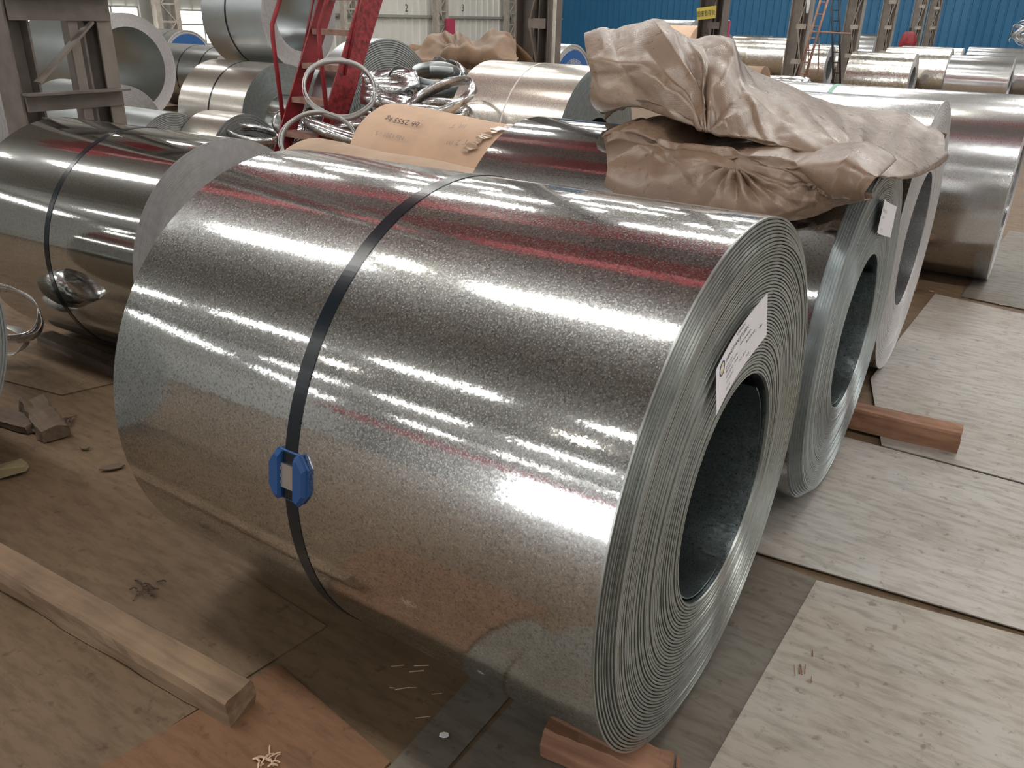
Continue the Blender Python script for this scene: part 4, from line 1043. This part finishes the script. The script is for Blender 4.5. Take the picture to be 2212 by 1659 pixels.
beam('long dusty timber lying on the floor at lower left', (-1.27, 0.868, 0), (-2.62, 0.812, 0), 0.085, 0.075, M['wood_dusty'], 1.0, -0.004)
beam('reddish timber sticking out from under the second coil', (-0.062, 3.295, 0), (-1.2, 3.215, 0), 0.095, 0.085, M['wood_new'], 2.0, 0.003)
beam('pale timber chock under the front edge of the main coil', (-0.645, 1.198, 0), (-0.375, 1.222, 0), 0.09, 0.075, M['wood_new'], 3.0, -0.002)
beam('short timber block beside the third coil', (-0.545, 5.45, 0), (-1.3, 5.43, 0), 0.10, 0.09, M['wood_new'], 4.0, 0.003)
beam('timber beside the bright coil at the far right', (0.12, 6.95, 0), (1.2, 6.95, 0), 0.10, 0.09, M['wood_new'], 5.0, -0.004)
beam('second timber under the left mirror coil', (-2.86, 1.86, 0), (-3.9, 1.90, 0), 0.09, 0.05, M['wood_dark'], 6.0, -0.012)
p0, p1 = ground(70, 880), ground(125, 945)
beam('split grey stick of wood near the left edge', p0, p1, 0.10, 0.05, M['wood_old'], 7.0, -0.007, name='wood_stick', rough=0.008)
p0, p1 = ground(-20, 895), ground(78, 925)
beam('flat dark board at the left edge', p0, p1, 0.09, 0.03, M['wood_dark'], 8.0, -0.007, name='wood_board', rough=0.004)

# ------------------------------------------------------------------ litter on the floor
def chip(label, px, py, l, w, h, mat, yaw, cat='chip', seed=0):
    q = random.Random(seed); n = 7; c = ground(px, py)
    poly = []
    for k in range(n):
        a = 2 * PI * k / n; rr = q.uniform(0.7, 1.05); poly.append((l / 2 * rr * math.cos(a), w / 2 * rr * math.sin(a)))
    b = MB()
    vs = [(x, y, q.uniform(0, h * 0.3)) for x, y in poly] + [(x * 0.95, y * 0.95, h * q.uniform(0.6, 1.2)) for x, y in poly]
    fs = [tuple(range(n - 1, -1, -1)), tuple(range(n, 2 * n))] + [(i, (i + 1) % n, n + (i + 1) % n, n + i) for i in range(n)]
    o = mesh('wood_chip' if cat == 'chip' else 'paper_scrap', vs, fs, mat); o.location = (c.x, c.y, -0.004); o.rotation_euler = (0, 0, yaw)
    return tag(o, label, cat)
chip('small tan wood chip left of the main coil', 182, 966, 0.05, 0.025, 0.006, M['wood_old'], 0.2, seed=1)
chip('flat tan splinter touching the main coil at left', 240, 1008, 0.09, 0.04, 0.006, M['wood_old'], 0.9, seed=2)
chip('square white paper scrap in front of the main coil', 960, 1586, 0.028, 0.022, 0.002, M['paper'], 0.5, 'scrap', 3)
chip('pale paper bit by the flat dark board', 78, 930, 0.06, 0.03, 0.01, M['wood_old'], 0.3, 'scrap', 4)
chip('brown splinter right of the wood chock', 1465, 1645, 0.05, 0.012, 0.004, M['wood_new'], 1.9, seed=5)
chip('light splinter on the floor behind the third coil', 2012, 628, 0.03, 0.012, 0.004, M['kraft'], 0.2, seed=6)
chip('light splinter at the right edge behind the plates', 2165, 657, 0.05, 0.015, 0.004, M['kraft'], 0.6, seed=7)
chip('yellowish rag lying at the left edge', 8, 1020, 0.20, 0.10, 0.03, M['rag'], 1.2, 'scrap', 8)
def litter(label, px, py, n, R, mat, seed, name='shavings', zs=-0.004, yaw=None):
    q = random.Random(seed); c = ground(px, py); b = MB()
    for i in range(n):
        a = q.uniform(0, 6.28); r_ = R * q.random() ** 0.7; x, y = r_ * math.cos(a), r_ * math.sin(a); t = q.uniform(0, 6.28) if yaw is None else yaw + q.uniform(-0.25, 0.25); l = q.uniform(0.01, 0.04)
        pts = []
        for k in range(5):
            s = k / 4 - 0.5; pts.append((x + l * s * math.cos(t), y + l * s * math.sin(t), 0.003 + (0.010 * (0.25 - s * s) * q.uniform(0.5, 3) if yaw is None else 0)))
        b.tube(pts, q.uniform(0.0012, 0.003) * (1 if yaw is None else 0.6), 5)
    o = b.build(name, mat); o.location = (c.x, c.y, zs)
    return tag(o, label, 'shavings', kind='stuff')
litter('curled pale wood shavings on the rusty plate', 572, 1640, 12, 0.03, M['kraft'], 1)
litter('dry grass stalks and a dead leaf behind the long timber', 318, 1270, 14, 0.045, M['wood_dark'], 2, 'dry_stalks')
litter('bark crumbs beside the split stick', 150, 905, 16, 0.035, M['wood_dark'], 3, 'bark_crumbs')
litter('scattered fine shavings in front of the main coil', 880, 1495, 8, 0.10, M['kraft_dull'], 4, yaw=0.6)
litter('scattered shavings on the plates behind the second coil', 2040, 780, 10, 0.16, M['kraft'], 5)
litter('dark torn splinters on the pale plate', 1750, 1440, 9, 0.06, M['wood_new'], 6, zs=-0.0015, yaw=1.75)
